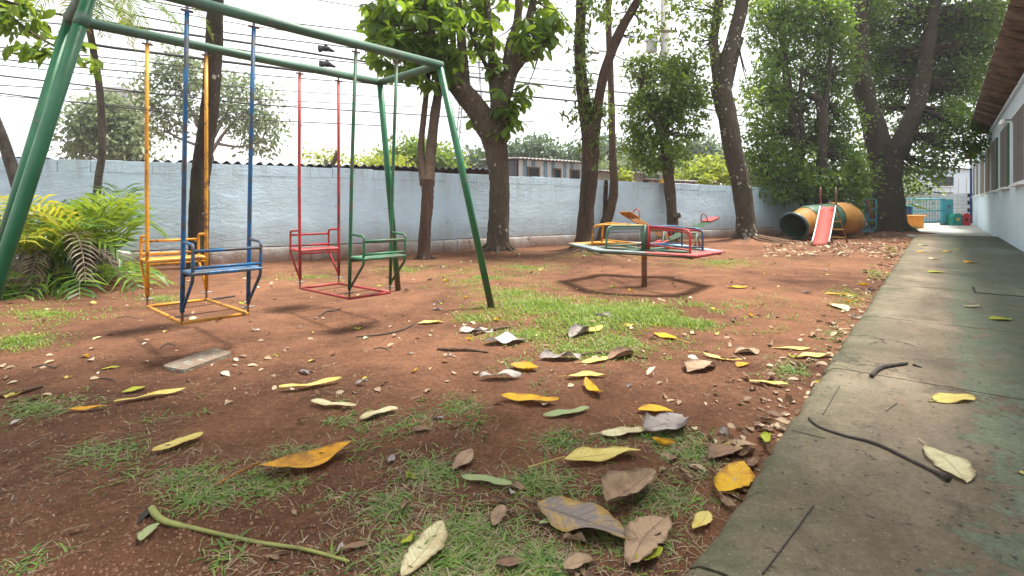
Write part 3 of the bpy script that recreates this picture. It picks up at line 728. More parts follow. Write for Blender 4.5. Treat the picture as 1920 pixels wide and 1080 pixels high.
# shoes thrown over the wires
def shoe_pair(u, v, label):
    c = on_street(u, v, 14.3); t = thing('hanging_shoes', label, 'shoes', c, 'shoes hanging on the wires')
    for s_ in (0, 1):
        o = c+Vector((-.1+.14*s_, .05*s_, -.02*s_)); d = Vector((.9-.15*s_, .2, -.12-.4*s_)).normalized(); n_ = Vector((0, 1, 0)); u_ = d.cross(n_)*-1
        rot = Matrix((d, n_, u_)).transposed()
        m = MB(); vs = []
        for i, (x, wd, ht) in enumerate([(-.14, .03, .12), (-.11, .042, .17), (-.05, .042, .16), (.02, .045, .10), (.09, .046, .065), (.14, .03, .04)]):
            for (yy, zz) in ((-wd, 0), (wd, 0), (wd*.85, ht*.6), (0, ht), (-wd*.85, ht*.6)): vs.append(o+rot@Vector((x, yy, zz)))
        m.add(vs, [(i*5+j, i*5+(j+1) % 5, (i+1)*5+(j+1) % 5, (i+1)*5+j) for i in range(5) for j in range(5)]+[(4, 3, 2, 1, 0), (25, 26, 27, 28, 29)])
        sh = m.build('shoe', M['black'], t, True)
        MB().box(o+rot@Vector((.005, 0, -.012)), (.3, .085, .024), rot, .008).build('sole', M['mesh_grey'], sh)
    MB().tube([c+Vector((-.08, 0, .07)), c+Vector((0, 0, .1)), c+Vector((.05, .02, .06))], .006, 5).build('lace', M['cable'], t)
shoe_pair(614, 88, 'upper pair of dark sneakers hanging on a wire in the sky')
shoe_pair(616, 117, 'lower pair of dark sneakers hanging on a wire in the sky')

# lattice pylon far away
ty = 62.0; tb = D(884, 300, ty); T = thing('lattice_pylon', 'thin steel lattice pylon far behind the forked tree', 'pylon', (tb.x, tb.y, 0))
def pyl(z): return 2.1*(1-min(z, 20)/24)+.35
top = 24.0; lv = np.linspace(0, top, 13); m = MB()
cor = lambda z: [Vector((tb.x+sx*pyl(z), tb.y+sy*pyl(z), z)) for sx, sy in ((-1, -1), (1, -1), (1, 1), (-1, 1))]
for i in range(4):
    MB().tube([cor(z)[i] for z in (0, 8, 16, top)], .07, 4).build('leg', M['steel'], T)
br = MB()
for z0, z1 in zip(lv, lv[1:]):
    A, B = cor(z0), cor(z1)
    for i in range(4):
        j = (i+1) % 4
        br.tube([A[i], B[j]], .035, 3, False); br.tube([A[j], B[i]], .035, 3, False); br.tube([B[i], B[j]], .035, 3, False)
br.build('bracing', M['steel'], T)
for z in (17, 20.5):
    MB().tube([(tb.x-4.2, tb.y, z), (tb.x, tb.y, z+.9), (tb.x+4.2, tb.y, z)], .08, 4).build('crossarm', M['steel'], T)

# grey block of flats peeping over the trees
o = thing('tower_block', 'grey flat roofed tower block peeping over the far left tree', 'building', D(235, 300, 95))
bb = D(232, 174, 95); 
MB().box((bb.x, 95, bb.z/2), (5.2, 5, bb.z)).build('wall', M['pole'], o)
MB().box((bb.x, 95, bb.z+.25), (5.6, 5.4, .5)).build('parapet', M['sheet_pale'], o)
for i in range(4):
    for k in range(3): MB().box((bb.x-1.8+1.2*i, 92.47, bb.z-1.6-2.6*k), (.7, .06, 1.1)).build('window', M['glass_dark'], o)
MB().tube([(bb.x, 95, bb.z+.5), (bb.x, 95, bb.z+5)], .06, 4).build('antenna', M['steel'], o)
# neighbour's house over the back wall
hb = D(1785, 400, 34); hs = thing('neighbour_house', 'pale clad house with dark window above the white back wall', 'house', (hb.x, hb.y, 0))
rotb = brot
hc = D(1775, 345, 34.5)
def hp(a, n_, z): return Vector((hc.x, hc.y, 0))+BN*-a+BD*n_+Vector((0, 0, z))
hm = MB().add([hp(-4, 0, 0), hp(3.2, 0, 0), hp(3.2, 0, 3.0), hp(-1, 0, 3.7), hp(-4, 0, 3.2), hp(-4, 3, 0), hp(3.2, 3, 0), hp(3.2, 3, 3.0), hp(-1, 3, 3.7), hp(-4, 3, 3.2)],
              [(0, 1, 2, 3, 4), (9, 8, 7, 6, 5), (0, 5, 6, 1), (1, 6, 7, 2), (2, 7, 8, 3), (3, 8, 9, 4), (4, 9, 5, 0)]).build('wall', M['bwall'], hs)
for i in range(18):
    MB().box(hp(-3.8+.4*i, -.01, 1.45), (.02, .03, 2.8), rotb).build('cladding_batten', M['sheet_pale'], hs)
wq = MB().box(hp(-.2, -.04, 2.62), (.03, 1.1, .62), rotb).build('window', M['glass_dark'], hs)
MB().box(hp(-.2, -.07, 2.27), (.06, 1.2, .06), rotb).build('sill', M['white'], wq)
MB().add([hp(-4.2, -.3, 3.2), hp(-1, -.3, 3.75), hp(-1, 3.2, 3.75), hp(-4.2, 3.2, 3.2), hp(3.5, -.3, 3.02), hp(3.5, 3.2, 3.02)], [(0, 1, 2, 3), (1, 4, 5, 2)]).build('roof', M['sheet_pale'], hs)
MB().box(hp(2.2, -.2, 2.75), (.3, .55, .38), rotb, .02).build('air_conditioner', M['white'], hs)
# thin bright haze in the air
hz = MB().box((20, 72.5, 12.5), (230, 205, 29)).build('haze', None, None); props(hz, 'thin bright haze filling the air', kind='stuff')
n = NT('haze_air'); vp = n.n('ShaderNodeVolumePrincipled'); vp.inputs['Color'].default_value = (.96, .98, 1, 1); vp.inputs['Density'].default_value = .0011; vp.inputs['Anisotropy'].default_value = .3
n.l(vp.outputs[0], n.out.inputs['Volume']); hz.data.materials.append(n.m)
# ================================================================ playground
# ---- swing frame: two beams, four legs, end bars
bdv = Vector((.677, .7356, 0)); bpv = Vector((-.7356, .677, 0)); C1 = Vector((-.667, 4.745, 2.3))
def SW(s, t, z): return Vector((C1.x, C1.y, 0))-bdv*s+bpv*t+Vector((0, 0, z))   # s along the beam from the far end, t towards the rear beam
BL, BT, BH = 2.506, .99, 2.3
sf = thing('swing_frame', 'tall green steel pipe swing frame with two beams and splayed legs', 'swing frame', SW(BL/2, BT/2, 0))
for t in (0, BT): MB().tube([SW(-.02, t, BH), SW(BL/2, t, BH-.006), SW(BL+.02, t, BH)], .037, 16).build('beam', M['green_dull'], sf, True)
for s in (0, BL): MB().tube([SW(s, .02, BH), SW(s, BT-.02, BH)], .036, 14).build('end_bar', M['green_dull'], sf, True)
feet = [(-.517, -.186, 0, 0), (-.515, .40, 0, BT), (BL+.57, -.19, BL, 0), (BL+.5, .3, BL, BT)]
for i, (ds, dt, s, t) in enumerate(feet):
    foot = SW(ds if s == 0 else ds, t+dt if t else dt, 0); foot.z = gz(foot.x, foot.y)-.1
    hd = SW(s, t, BH-.02)
    lg = MB().tube([hd, hd.lerp(foot, .5), foot], .033, 16).build('leg', M['green'], sf, True)
    if i == 2:
        a = hd.lerp(foot, .09); b = hd.lerp(foot, .12); MB().tube([a, b], .0355, 16).build('sleeve', M['green_dull'], lg, True)
# ---- two face to face swings
def gondola(s0, s1, mf, mr, mbase, label):
    g = thing('face_to_face_swing', label, 'swing', SW((s0+s1)/2, BT/2, .24), 'face to face swings')
    zb = .24
    for side, (mat, tt, tb, outw) in enumerate(((mf, 0, .10, -1), (mr, BT, .985, 1))):
        seat_side = 'front' if side == 0 else 'rear'
        for s in (s0, s1):
            top = SW(s, tt, BH-.075); bot = SW(s, tb, .31)
            bw_ = SW(s, tt, 0)*0+Vector((random.uniform(-.006, .006), random.uniform(-.006, .006), 0)); p = MB().tube([top, top.lerp(bot, .3)+bw_*.8, top.lerp(bot, .55)+bw_, top.lerp(bot, .8)+bw_*.4, bot], .0142, 10).build('hanger_pipe', mat, g, True)
            MB().tube([SW(s, tt, BH-.035), SW(s, tt, BH-.10)], .009, 6).build('hook', M['steel'], p)
            MB().tube([SW(s-.035, tt, BH-.07), SW(s+.035, tt, BH-.07)], .008, 6).build('bolt', M['rust'], p)
            MB().tube([bot+Vector((0, 0, .02)), SW(s, tb, zb)], .008, 6).build('link', M['rust'], p)
            MB().tube([SW(s-.04, tb, zb+.045), SW(s+.04, tb, zb+.045)], .007, 6).build('link_bolt', M['steel'], p)
            e = .2*outw
            pv_ = lambda z, ee=0.0: SW(s, tt+(tb-tt)*(1-(z-.31)/(BH-.385))+ee, z)
            # arm rest, bent down into the back post, then the brace back to the pipe
            arm = [pv_(.765), pv_(.757, e*.85), pv_(.748, e*.97), pv_(.73, e), pv_(.64, e), pv_(.54, e), pv_(.525, e*.97), pv_(.33, e*.06)]
            MB().tube(arm, .0105, 8).build('arm_rest', mat, g, True)
        q = lambda s, z, ee: SW(s, tt+(tb-tt)*(1-(z-.31)/(BH-.385))+ee*outw, z)
        for z in (.715, .61): MB().tube([q(s0, z, .2), q(s1, z, .2)], .0105, 8).build('back_rail', mat, g, True)
        MB().tube([q(s0, .548, .0), q(s1, .548, .0)], .011, 8).build('seat_rail', mat, g, True)
        c = (q(s0, .575, .1)+q(s1, .575, .1))/2; rot = Matrix((bdv, bpv, Vector((0, 0, 1)))).transposed()
        MB().box(c, (abs(s1-s0)+.02, .225, .02), rot, .004).build('seat', mat, g)
    cs = [SW(s0, .10, zb), SW(s1, .10, zb), SW(s1, .985, zb-.012), SW(s0, .985, zb-.012)]
    for i in range(4): MB().tube([cs[i], cs[(i+1) % 4]], .0125, 8).build('foot_frame_bar', mbase, g, True)
    for t_ in (.42, .75): MB().tube([SW(s0, t_, zb-.012), SW(s1, t_, zb-.012)], .005, 6).build('foot_rod', M['rust'], g)
gondola(1.647, 2.05, M['blue'], M['yellow'], M['yellow'], 'hanging swing with a blue seat facing a yellow seat')
gondola(.475, .865, M['green_sw'], M['red'], M['red'], 'hanging swing with a green seat facing a red seat')

# ---- merry-go-round
mc = Vector((1.71, 6.62, 0)); mrot = Matrix.Rotation(R(2.0), 3, 'Y')@Matrix.Rotation(R(.6), 3, 'X')
piv = mc+Vector((0, 0, .45))
def MG(ang, r, z): return piv+mrot@(Vector((r*math.cos(R(ang)), r*math.sin(R(ang)), z-.45)))
mg = thing('merry_go_round', 'hexagonal merry-go-round with yellow green red and blue rails', 'merry-go-round', mc)
MB().tube([(mc.x, mc.y, -.15), (mc.x, mc.y, .16), (mc.x, mc.y, .47)], .036, 14).build('post', M['rust'], mg, True)
MB().tube([(mc.x, mc.y, .30), (mc.x, mc.y, .40)], .0385, 14).build('yellow_band', M['yellow'], mg, True)
MB().tube([MG(0, 0, .40), MG(0, 0, .745)], .04, 14).build('hub', M['green_dull'], mg, True)
M['board_y'] = m_paint('orange_seat_board', (.50, .21, .03), .4, .5, (.20, .13, .08)); M['board_g'] = m_paint('grey_green_seat_board', (.15, .20, .20), .7, .35, (.34, .35, .34))
M['board_r'] = m_paint('worn_red_seat_board', (.42, .06, .06), .55, .5, (.33, .22, .2)); M['board_b'] = m_paint('worn_blue_seat_board', (.20, .27, .33), .6, .5, (.36, .36, .36))
angs = [168, 223, 290, 348, 405, 465, 528]; bm_ = [M['board_g'], M['board_g'], M['board_r'], M['board_b'], M['board_b'], M['board_y']]
for i in range(6):
    a0, a1 = angs[i], angs[i+1]; ro, ri = .985, .78; m = MB()
    P = [MG(a0, ro, .462), MG(a1, ro, .462), MG(a1, ri, .462), MG(a0, ri, .462), MG(a0, ro, .446), MG(a1, ro, .446), MG(a1, ri, .446), MG(a0, ri, .446)]
    if i == 1:      # this board is half green, half red
        mids = [(P[0]+P[1])/2, (P[3]+P[2])/2, (P[4]+P[5])/2, (P[7]+P[6])/2]; e_ = (P[1]-P[0]).normalized()*.002
        q8 = [mids[0]+e_, P[1]-e_, P[2]-e_, mids[1]+e_, mids[2]+e_, P[5]-e_, P[6]-e_, mids[3]+e_]
        MB().add(q8, [(0, 1, 2, 3), (7, 6, 5, 4), (0, 4, 5, 1), (1, 5, 6, 2), (2, 6, 7, 3), (3, 7, 4, 0)]).build('seat_board', M['board_r'], mg)
        P[1], P[2], P[5], P[6] = mids
    sh = (P[1]-P[0]).normalized()*.002
    for k in (0, 3, 4, 7): P[k] = P[k]+sh
    for k in (1, 2, 5, 6): P[k] = P[k]-sh
    m.add(P, [(0, 1, 2, 3), (7, 6, 5, 4), (0, 4, 5, 1), (1, 5, 6, 2), (2, 6, 7, 3), (3, 7, 4, 0)])
    m.build('seat_board', M['board_r'] if i == 2 else bm_[i], mg)
    fr = MB().tube([MG(a0, ro-.05, .430), MG(a1, ro-.05, .430)], .009, 8).build('under_rail', [M['green_dull'], M['green_dull'], M['red'], M['blue'], M['blue'], M['yellow']][i], mg, True)
    MB().tube([MG(0, 0, .425), MG(a0, .93, .425)], .016, 8).build('spoke', M['green_dull'], mg, True)
def rail(mat, angs_, r=.70, zt=.735):
    for a in angs_:
        pts = [MG(a, .03, zt), MG(a, r-.1, zt), MG(a, r-.035, zt-.012), MG(a, r-.008, zt-.04), MG(a, r, zt-.09), MG(a, r+.01, .46)]
        MB().tube(pts, .0125, 9).build('hand_rail', mat, mg, True)
        MB().tube([MG(a, .03, .50), MG(a, r, .50)], .010, 8).build('lower_rail', mat, mg, True)
    for z in (zt-.03,) if len(angs_) > 1 else ():
        MB().tube([MG(angs_[0], r-.02, z), MG(angs_[1], r-.02, z)], .0115, 8).build('outer_rail', mat, mg, True)
rail(M['yellow'], (130, 190)); rail(M['green_dull'], (219,), .74); rail(M['green_dull'], (219.01,), .74, .705); rail(M['red'], (296,), .78); rail(M['red'], (296.01,), .78, .705)
MB().tube([MG(300, .075, .44), MG(300, .075, .74)], .02, 8).build('hub_pipe', M['red'], mg, True)
MB().tube([MG(300, .07, .725), MG(337, .68, .71)], .013, 8).build('outer_rail', M['red'], mg, True); rail(M['blue'], (337, 31), .70)

# ---- two seesaws
def seesaw(lo, hi, mats, label, mseat, mh, low_seat):
    d = (hi-lo); L = d.length; d.normalize(); side = Vector((d.y, -d.x, 0)).normalized(); upv = side.cross(d); mid = (lo+hi)/2
    t = thing('seesaw', label, 'seesaw', (mid.x, mid.y, gz(mid.x, mid.y)), 'seesaws behind the merry-go-round')
    rot = Matrix((side, d, upv)).transposed()
    for k in (-.09, 0, .09): MB().tube([lo+side*k, mid+side*k, hi+side*k], .017, 8).build('beam_pipe', mats, t, True)
    for e_, (p, ms) in enumerate(((hi, mseat), (lo, low_seat))):
        sgn = -1 if e_ == 0 else 1
        MB().box(p+d*sgn*.2+upv*.032, (.26, .46, .025), rot, .005).build('seat', ms, t)
        q_ = p+d*sgn*.50+upv*.02; pts = [q_+side*(.085*math.cos(a))+upv*(.22*max(0, math.sin(a))**.7) for a in np.linspace(0, math.pi, 11)]
        MB().tube(pts, .013, 8).build('handle', mh, t, True)
    MB().tube([mid-side*.28-upv*.03, mid+side*.28-upv*.03], .02, 8).build('pivot_bar', M['green_dull'], t, True)
    for k in (-.28, .28):
        top_ = mid+side*k-upv*.03
        for f in (-.16, .16):
            ft = Vector((top_.x+d.x*f, top_.y+d.y*f, -.08)); MB().tube([top_, ft], .018, 8).build('leg', M['green_dull'], t, True)
seesaw(Vector((4.03, 12.67, .09)), D(1172, 401, 10.6), M['yellow'], 'yellow seesaw with its near end tipped up', M['board_y'], M['red'], M['board_y'])
seesaw(Vector((3.12, 11.3, .09)), D(1340, 410, 13.0), M['green_sw'], 'green seesaw with its red seat tipped up on the right', M['red'], M['red'], M['red'])

# ---- slide
sb0, sb1 = D(1522.4, 460.6, 12.0), D(1553.7, 459, 12.0); st0, st1 = D(1539, 387.7, 13.2), D(1567.6, 387, 13.2)
sb1.z = sb0.z; st1.z = st0.z
sl = thing('slide', 'small red metal slide with yellow rungs in front of the barrel tunnel', 'slide', ((sb0+sb1)/2).to_tuple()[:2]+(0,))
m = MB(); n1 = 10
def sp_(a, b, t): 
    p = a.lerp(b, t); p.z = a.z+(b.z-a.z)*(t**1.12); return p
vs = []
for i in range(n1+1):
    t = i/n1; vs += [sp_(sb0, st0, t), sp_(sb1, st1, t)]
m.add(vs, [(2*i, 2*i+1, 2*i+3, 2*i+2) for i in range(n1)]); M['slide_red'] = m_paint('worn_red_slide', (.46, .065, .05), .15, .7, (.5, .16, .13), 4)
ch = m.build('chute', M['slide_red'], sl, True); ch.modifiers.new('thick', 'SOLIDIFY').thickness = .01
for a, b in ((sb0, st0), (sb1, st1)):
    mm = MB(); vs = []
    for i in range(n1+1):
        p = sp_(a, b, i/n1); vs += [p+Vector((0, 0, -.03)), p+Vector((0, 0, .085))]
    mm.add(vs, [(2*i, 2*i+2, 2*i+3, 2*i+1) for i in range(n1)]); sd_ = mm.build('side_wall', M['steel'], sl, True); sd_.modifiers.new('thick', 'SOLIDIFY').thickness = .012
    MB().tube([sp_(a, b, i/n1)+Vector((0, 0, .09)) for i in range(n1+1)], .014, 8).build('edge_rail', M['white'], sl, True)
sdir_ = ((st0+st1)/2-(sb0+sb1)/2); sdir_.z = 0; sdir_.normalize()
FT = [D(1562, 456, 13.75), D(1590, 456, 13.6)]
for k, a in enumerate((st0, st1)):
    ft = FT[k].copy(); ft.z = -.05; hd = a+sdir_*.05+Vector((0, 0, .0))
    pts = [ft, ft.lerp(hd, .5), hd, hd+Vector((0, 0, .42))-sdir_*.03, hd+Vector((0, 0, .49))-sdir_*.06, hd+Vector((0, 0, .47))-sdir_*.12, hd+Vector((0, 0, .05))-sdir_*.14]
    MB().tube(pts, .02, 8).build('ladder_rail', M['wood_old'] if k else M['rust'], sl, True)
for t in (.15, .38, .6, .82):
    A = []
    for k, a in enumerate((st0, st1)):
        ft = FT[k].copy(); ft.z = 0; A.append(ft.lerp(a+sdir_*.05, t))
    MB().box((A[0]+A[1])/2, ((A[1]-A[0]).length+.02, .07, .025), Matrix.Rotation(math.atan2((A[1]-A[0]).y, (A[1]-A[0]).x), 3, 'Z')).build('rung', M['yellow'], sl)
for a in (sb0, sb1):
    p = sp_(a, st0 if a is sb0 else st1, .12); MB().tube([p, (p.x, p.y, -.08)], .016, 6).build('foot_post', M['rust'], sl)

# ---- barrel tunnel
M['tun_y'] = m_paint('ochre_plastic_barrel', (.34, .155, .016), .45, .55, (.13, .085, .03), 3); M['tun_g'] = m_paint('dark_green_plastic_barrel', (.022, .085, .045), .3, .4, (.06, .07, .05), 3)
M['tun_rim'] = m_plain('dark_teal_plastic_rim', (.03, .075, .085), .4, .2); M['tun_in'] = m_plain('dark_green_inner_plastic', (.02, .05, .03), .6, .2)
tn = thing('barrel_tunnel', 'fat ochre and green plastic crawl tunnel lying behind the slide', 'tunnel', D(1545, 440, 15.2).to_tuple()[:2]+(0,))
def sweep(name, ctr, mat, n=28, extra=None):
    """ctr: list of (center, axis, radius)"""
    m = MB(); vs = []
    for c, ax, r in ctr:
        ax = Vector(ax).normalized(); a = ax.cross(Vector((0, 0, 1))).normalized(); b = a.cross(ax)
        vs += [Vector(c)+(a*math.cos(2*math.pi*k/n)+b*math.sin(2*math.pi*k/n))*r for k in range(n)]
    m.add(vs, [(i*n+k, i*n+(k+1) % n, (i+1)*n+(k+1) % n, (i+1)*n+k) for i in range(len(ctr)-1) for k in range(n)])
    if extra == 'cap': m.add(vs[-n:], [tuple(range(n))])
    return m.build(name, mat, tn, True)
c0 = D(1489, 425, 14.55); c1 = D(1500, 420, 14.68); c2 = D(1512, 413, 14.85); c3 = D(1556, 410, 15.35); c4 = D(1577, 411, 15.6); c5 = D(1589, 413, 15.75); c6 = D(1597, 414, 15.85)
ax0 = Vector((.8, .52, .36)); ax1 = Vector((.86, .46, .25)); ax2 = Vector((.88, .45, .08)); ax3 = Vector((.86, .5, .0)); ax4 = Vector((.85, .52, -.03))
c0.z = max(c0.z, .42); 
sweep('rim', [(c0-ax0*.045, ax0, .365), (c0-ax0*.05, ax0, .40), (c0, ax0, .415), (c0+ax0*.035, ax0, .40)], M['tun_rim'])
sweep('mouth_section', [(c0+ax0*.03, ax0, .375), (c1, ax1, .38), (c2-ax1*.02, ax1, .395)], M['tun_y'])
sweep('inner_wall', [(c0-ax0*.04, ax0, .367), (c1, ax1, .365), (c2, ax2, .37), (c3, ax3, .40), (c5, ax4, .3)], M['tun_in'], 28, 'cap')
sweep('green_section', [(c2-ax1*.03, ax1, .41), (c2+ax2*.03, ax2, .43), (c3, ax2, .455), (c3+ax3*.03, ax3, .45)], M['tun_g'])
sweep('ochre_section', [(c3+ax3*.0, ax3, .47), (c3+ax3*.2, ax3, .50), (c4, ax3, .505), (c5, ax4, .47), (c5+ax4*.03, ax4, .43)], M['tun_y'])
sweep('ring_rib', [(c4+ax4*.02, ax4, .505), (c4+ax4*.05, ax4, .52), (c4+ax4*.09, ax4, .505)], M['tun_y'])
sweep('end_cap', [(c5+ax4*.02, ax4, .455), (c6, ax4, .40), (c6+ax4*.06, ax4, .28), (c6+ax4*.08, ax4, .05)], M['tun_rim'], 28, 'cap')
hpt = D(1592, 412, 15.2); MB().tube([hpt+Vector((0, 0, .11)), hpt+Vector((.03, -.06, .08)), hpt+Vector((.03, -.06, -.08)), hpt+Vector((0, 0, -.11))], .022, 8).build('grab_handle', M['tun_y'], tn, True)

# ---- small turquoise climbing frame behind
cf = thing('climbing_frame', 'thin turquoise climbing frame with a red bar beside the big trunk', 'climbing frame', D(1632, 436, 17.6).to_tuple()[:2]+(0,))
for u, vt in ((1622, 374), (1628, 373), (1642, 376)): MB().tube([D(u, 440, 17.6), D(u+1, vt, 17.6)], .025, 8).build('post', M['teal'], cf, True)
for v in (374, 392, 412, 429): MB().tube([D(1621, v+.5, 17.6), D(1643, v, 17.6)], .02, 8).build('crossbar', M['teal'], cf, True)
MB().tube([D(1626, 376, 17.5), D(1636, 408, 17.2)], .04, 8).build('slanted_bar', M['red'], cf, True)
MB().box(D(1618, 433, 17.4), (.55, .3, .05), None, .01).build('step', M['teal'], cf)

# ---- gate and things at the far end
gt = thing('turquoise_gate', 'turquoise steel gate with wire bars at the end of the path', 'gate', D(1763, 424, 25.0).to_tuple()[:2]+(0,))
gl, gr = D(1700, 424, 25.0), D(1764, 424, 25.0); gd = (gr-gl); gd.z = 0; gL = gd.length; gd.normalize()
zt_ = D(1764, 373, 25).z; zb_ = .12; zm_ = D(1764, 395, 25).z
def gp(x, z): return Vector((gl.x, gl.y, 0))+gd*x+Vector((0, 0, z))
for z in (zt_, zm_, zb_+.12): MB().tube([gp(0, z), gp(gL, z)], .035, 8).build('rail', M['teal'], gt, True)
for i in range(1, 12): MB().tube([gp(gL*i/12, zb_), gp(gL*i/12, zt_)], .012, 6).build('bar', M['teal'], gt)
MB().box(gp(gL+.09, zt_/2), (.18, .14, zt_+.06), None, .01).build('post', M['teal'], gt)
pc_ = gp(gL+.18+.21, zt_/2)
pn_ = MB().box(pc_, (.42, .04, zt_-.02), None, .006).build('leaf_panel', M['teal'], gt)
M['grafdark'] = m_plain('grey_brush_paint', (.12, .16, .18), .7, .2)
for z, sc_ in ((zt_*.72, 1.0), (zt_*.30, .85)):     # small painted figures on the leaf
    mm = MB()
    for i in range(5):
        a = i*1.257+.3; p0 = pc_+Vector((0, -.024, z-zt_/2)); mm.tube([p0, p0+Vector((.11*math.cos(a), 0, .13*math.sin(a)))*sc_], .018*sc_, 5)
    mm.build('painted_flower', M['grafdark'], pn_)
MB().box(pc_+Vector((0, -.023, -zt_/2+.2)), (.26, .006, .05)).build('painted_line', M['grafdark'], pn_)
def bin_(u, v, name, label, mat, w_, h_, mark):
    p = D(u, v, 24.6); p.z = .03
    t = thing(name, label, 'toy box', p)
    m = MB(); vs = []; n1 = 12; prof = [(-w_/2, 0)]+[(-w_/2*math.cos(a)*1.0, h_*.62+h_*.38*math.sin(a)) for a in np.linspace(0, math.pi, n1)]+[(w_/2, 0)]
    for y in (0, .5): vs += [p+Vector((x, y, z)) for x, z in prof]
    k = len(prof); m.add(vs, [tuple(range(k)), tuple(range(2*k-1, k-1, -1))]+[(i, k+i, k+i+1, i+1) for i in range(k-1)]); b_ = m.build('body', mat, t)
    rm = MB().tube([p+Vector((x*1.02, -.005, z)) for x, z in prof[1:-1]], .02, 6).build('front_rim', mat, t, True)
    st = MB(); c = p+Vector((0, -.012, h_*.5)); pts = [c+Vector((math.sin(i*math.pi/5)*(.11 if i % 2 == 0 else .05), 0, math.cos(i*math.pi/5)*(.11 if i % 2 == 0 else .05))) for i in range(10)]
    st.add([c]+pts, [(0, 1+i, 1+(i+1) % 10) for i in range(10)]); st.build('star_mark' if mark == 'yel' else 'dark_mark', M[mark], b_)
bin_(1796, 423, 'toy_box', 'rounded green plastic toy box with a yellow star', M['tealp'], .46, .58, 'yel')
bin_(1812, 424, 'toy_box', 'rounded red plastic toy box against the blue building', M['redp'], .40, .58, 'black')
p = D(1720, 428, 21.5); p.z = .03
t = thing('planter', 'orange square planter box beside the gate', 'planter', p)
MB().box(p+Vector((0, .2, .26)), (.5, .5, .5), None, .02).build('box', M['orange'], t); MB().box(p+Vector((0, .2, .53)), (.66, .62, .05), None, .012).build('rim', M['orange'], t)
MB().box(p+Vector((.1, .2, .01)), (.6, .55, .05), None, .01).build('base', M['orange'], t)
p = D(1703, 424, 23.2); p.z = .03
t = thing('play_house', 'dark blue kiosk with aqua top half hidden by the big trunk', 'kiosk', p)
MB().box(p+Vector((0, .3, .45)), (.36, .6, .9), None, .02).build('body', M['darkblue'], t); MB().box(p+Vector((.16, .28, .48)), (.07, .66, .93), None, .01).build('side_panel', M['teal'], t); MB().box(p+Vector((0, .3, .97)), (.8, .8, .09), None, .02).build('top', M['aqua'], t)
# broken tiles lying on the back wall
for i in range(9):
    o_ = 1.0+i*.46; c = bo+BN*o_+BD*.12+Vector((0, 0, 1.70)); MB_ = MB().box(c+Vector((0, 0, .02*(i % 3))), (.32, .42, .05+.03*(i % 2)), brot@Matrix.Rotation(.2*math.sin(i*2.1), 3, 'X'), .006)
    oo = MB_.build('roof_tile', M['sheet'] if i % 3 else M['wood_old'], None, False, c); props(oo, 'old dark roof tile lying along the top of the white back wall', 'tile', 'old tiles on the back wall')

# ---- loose board under the swing
q4 = [G(302, 685, .03), G(343, 694, .03), G(437, 660, .03), G(400, 652, .03)]
m = MB(); cc = sum(q4, Vector())/4; cc.z = gz(cc.x, cc.y)
def rr(poly, r=.03):
    out = []
    for i, p in enumerate(poly):
        a = poly[i-1]; b = poly[(i+1) % 4]; out += [p+(a-p).normalized()*r, p+(a-p+b-p).normalized()*r*.45, p+(b-p).normalized()*r]
    return out
pol = rr(q4)
zb = cc.z+.004
vs = [Vector((p.x, p.y, zb)) for p in pol]+[Vector((p.x, p.y, zb+.026)) for p in pol]; n_ = len(pol)
m.add(vs, [tuple(range(n_-1, -1, -1)), tuple(range(n_, 2*n_))]+[(i, (i+1) % n_, n_+(i+1) % n_, n_+i) for i in range(n_)])
def mk_board():
    n = NT('peeling_seat_board'); p = n.pos(); a = n.noise(p, 28, 6, .75, .5); g_ = n.noise(n.scale(p, (10, 60, 60)), 2, 4)
    c = n.mix(n.ramp(a, [(.54, 0.0), (.58, 1.0)]), n.mix(g_, (.13, .09, .06), (.24, .17, .12)), (.23, .255, .215))
    return n.fin(n.bsdf(c, .9, 0, n.bump(n.math('ADD', a, g_), .5, .006)))
o = m.build('loose_board', mk_board(), None, False, cc); props(o, 'weathered wooden swing board lying on the dirt under the blue seat', 'board')
# ================================================================ vegetation
def smooth_path(pts, n=8):
    """Catmull-Rom through pts [(Vector, r)]"""
    P = [Vector(p) for p, r in pts]; Rr = [r for p, r in pts]; out = []; ro = []
    for i in range(len(P)-1):
        p0, p1, p2, p3 = P[max(i-1, 0)], P[i], P[i+1], P[min(i+2, len(P)-1)]
        for k in range(n):
            t = k/n; out.append(.5*((2*p1)+(p2-p0)*t+(2*p0-5*p1+4*p2-p3)*t*t+(3*p1-p0-3*p2+p3)*t**3)); ro.append(Rr[i]+(Rr[i+1]-Rr[i])*t)
    out.append(P[-1]); ro.append(Rr[-1]); return out, ro
def limb(name, pts, mat, parent, sides=16, jit=.09, seed=0, n=8):
    o, r = smooth_path(pts, n); return MB().tube(o, r, sides, True, jit, seed).build(name, mat, parent, True)
def px(pts, Y, dY=0.0):
    """pixel polyline (u, v, diameter px) -> world points at depth Y"""
    out = []
    for i, (u, v, d) in enumerate(pts):
        y = Y+dY*i/max(1, len(pts)-1); out.append((D(u, v, y), d/F*y/2))
    return out
def flare(base, r, top, mat, parent, seed=0, nroots=6, spread=2.6, h=.45):
    """root buttresses"""
    rnd_ = random.Random(seed)
    for i in range(nroots):
        a = 2*math.pi*i/nroots+rnd_.uniform(-.4, .4); d = Vector((math.cos(a), math.sin(a), 0)); L = r*spread*rnd_.uniform(.7, 1.3)
        pts = [(base+d*r*.45+Vector((0, 0, h)), r*.36), (base+d*r*.85+Vector((0, 0, h*.3)), r*.38), (base+d*(r+L*.35)+Vector((0, 0, .015)), r*.24), (base+d*(r+L)+Vector((0, 0, -.06)), r*.1)]
        pts = [(Vector((p.x, p.y, p.z+(gz(p.x, p.y)))), q) for p, q in pts]
        limb('root', pts, mat, parent, 8, .12, seed+i, 5)
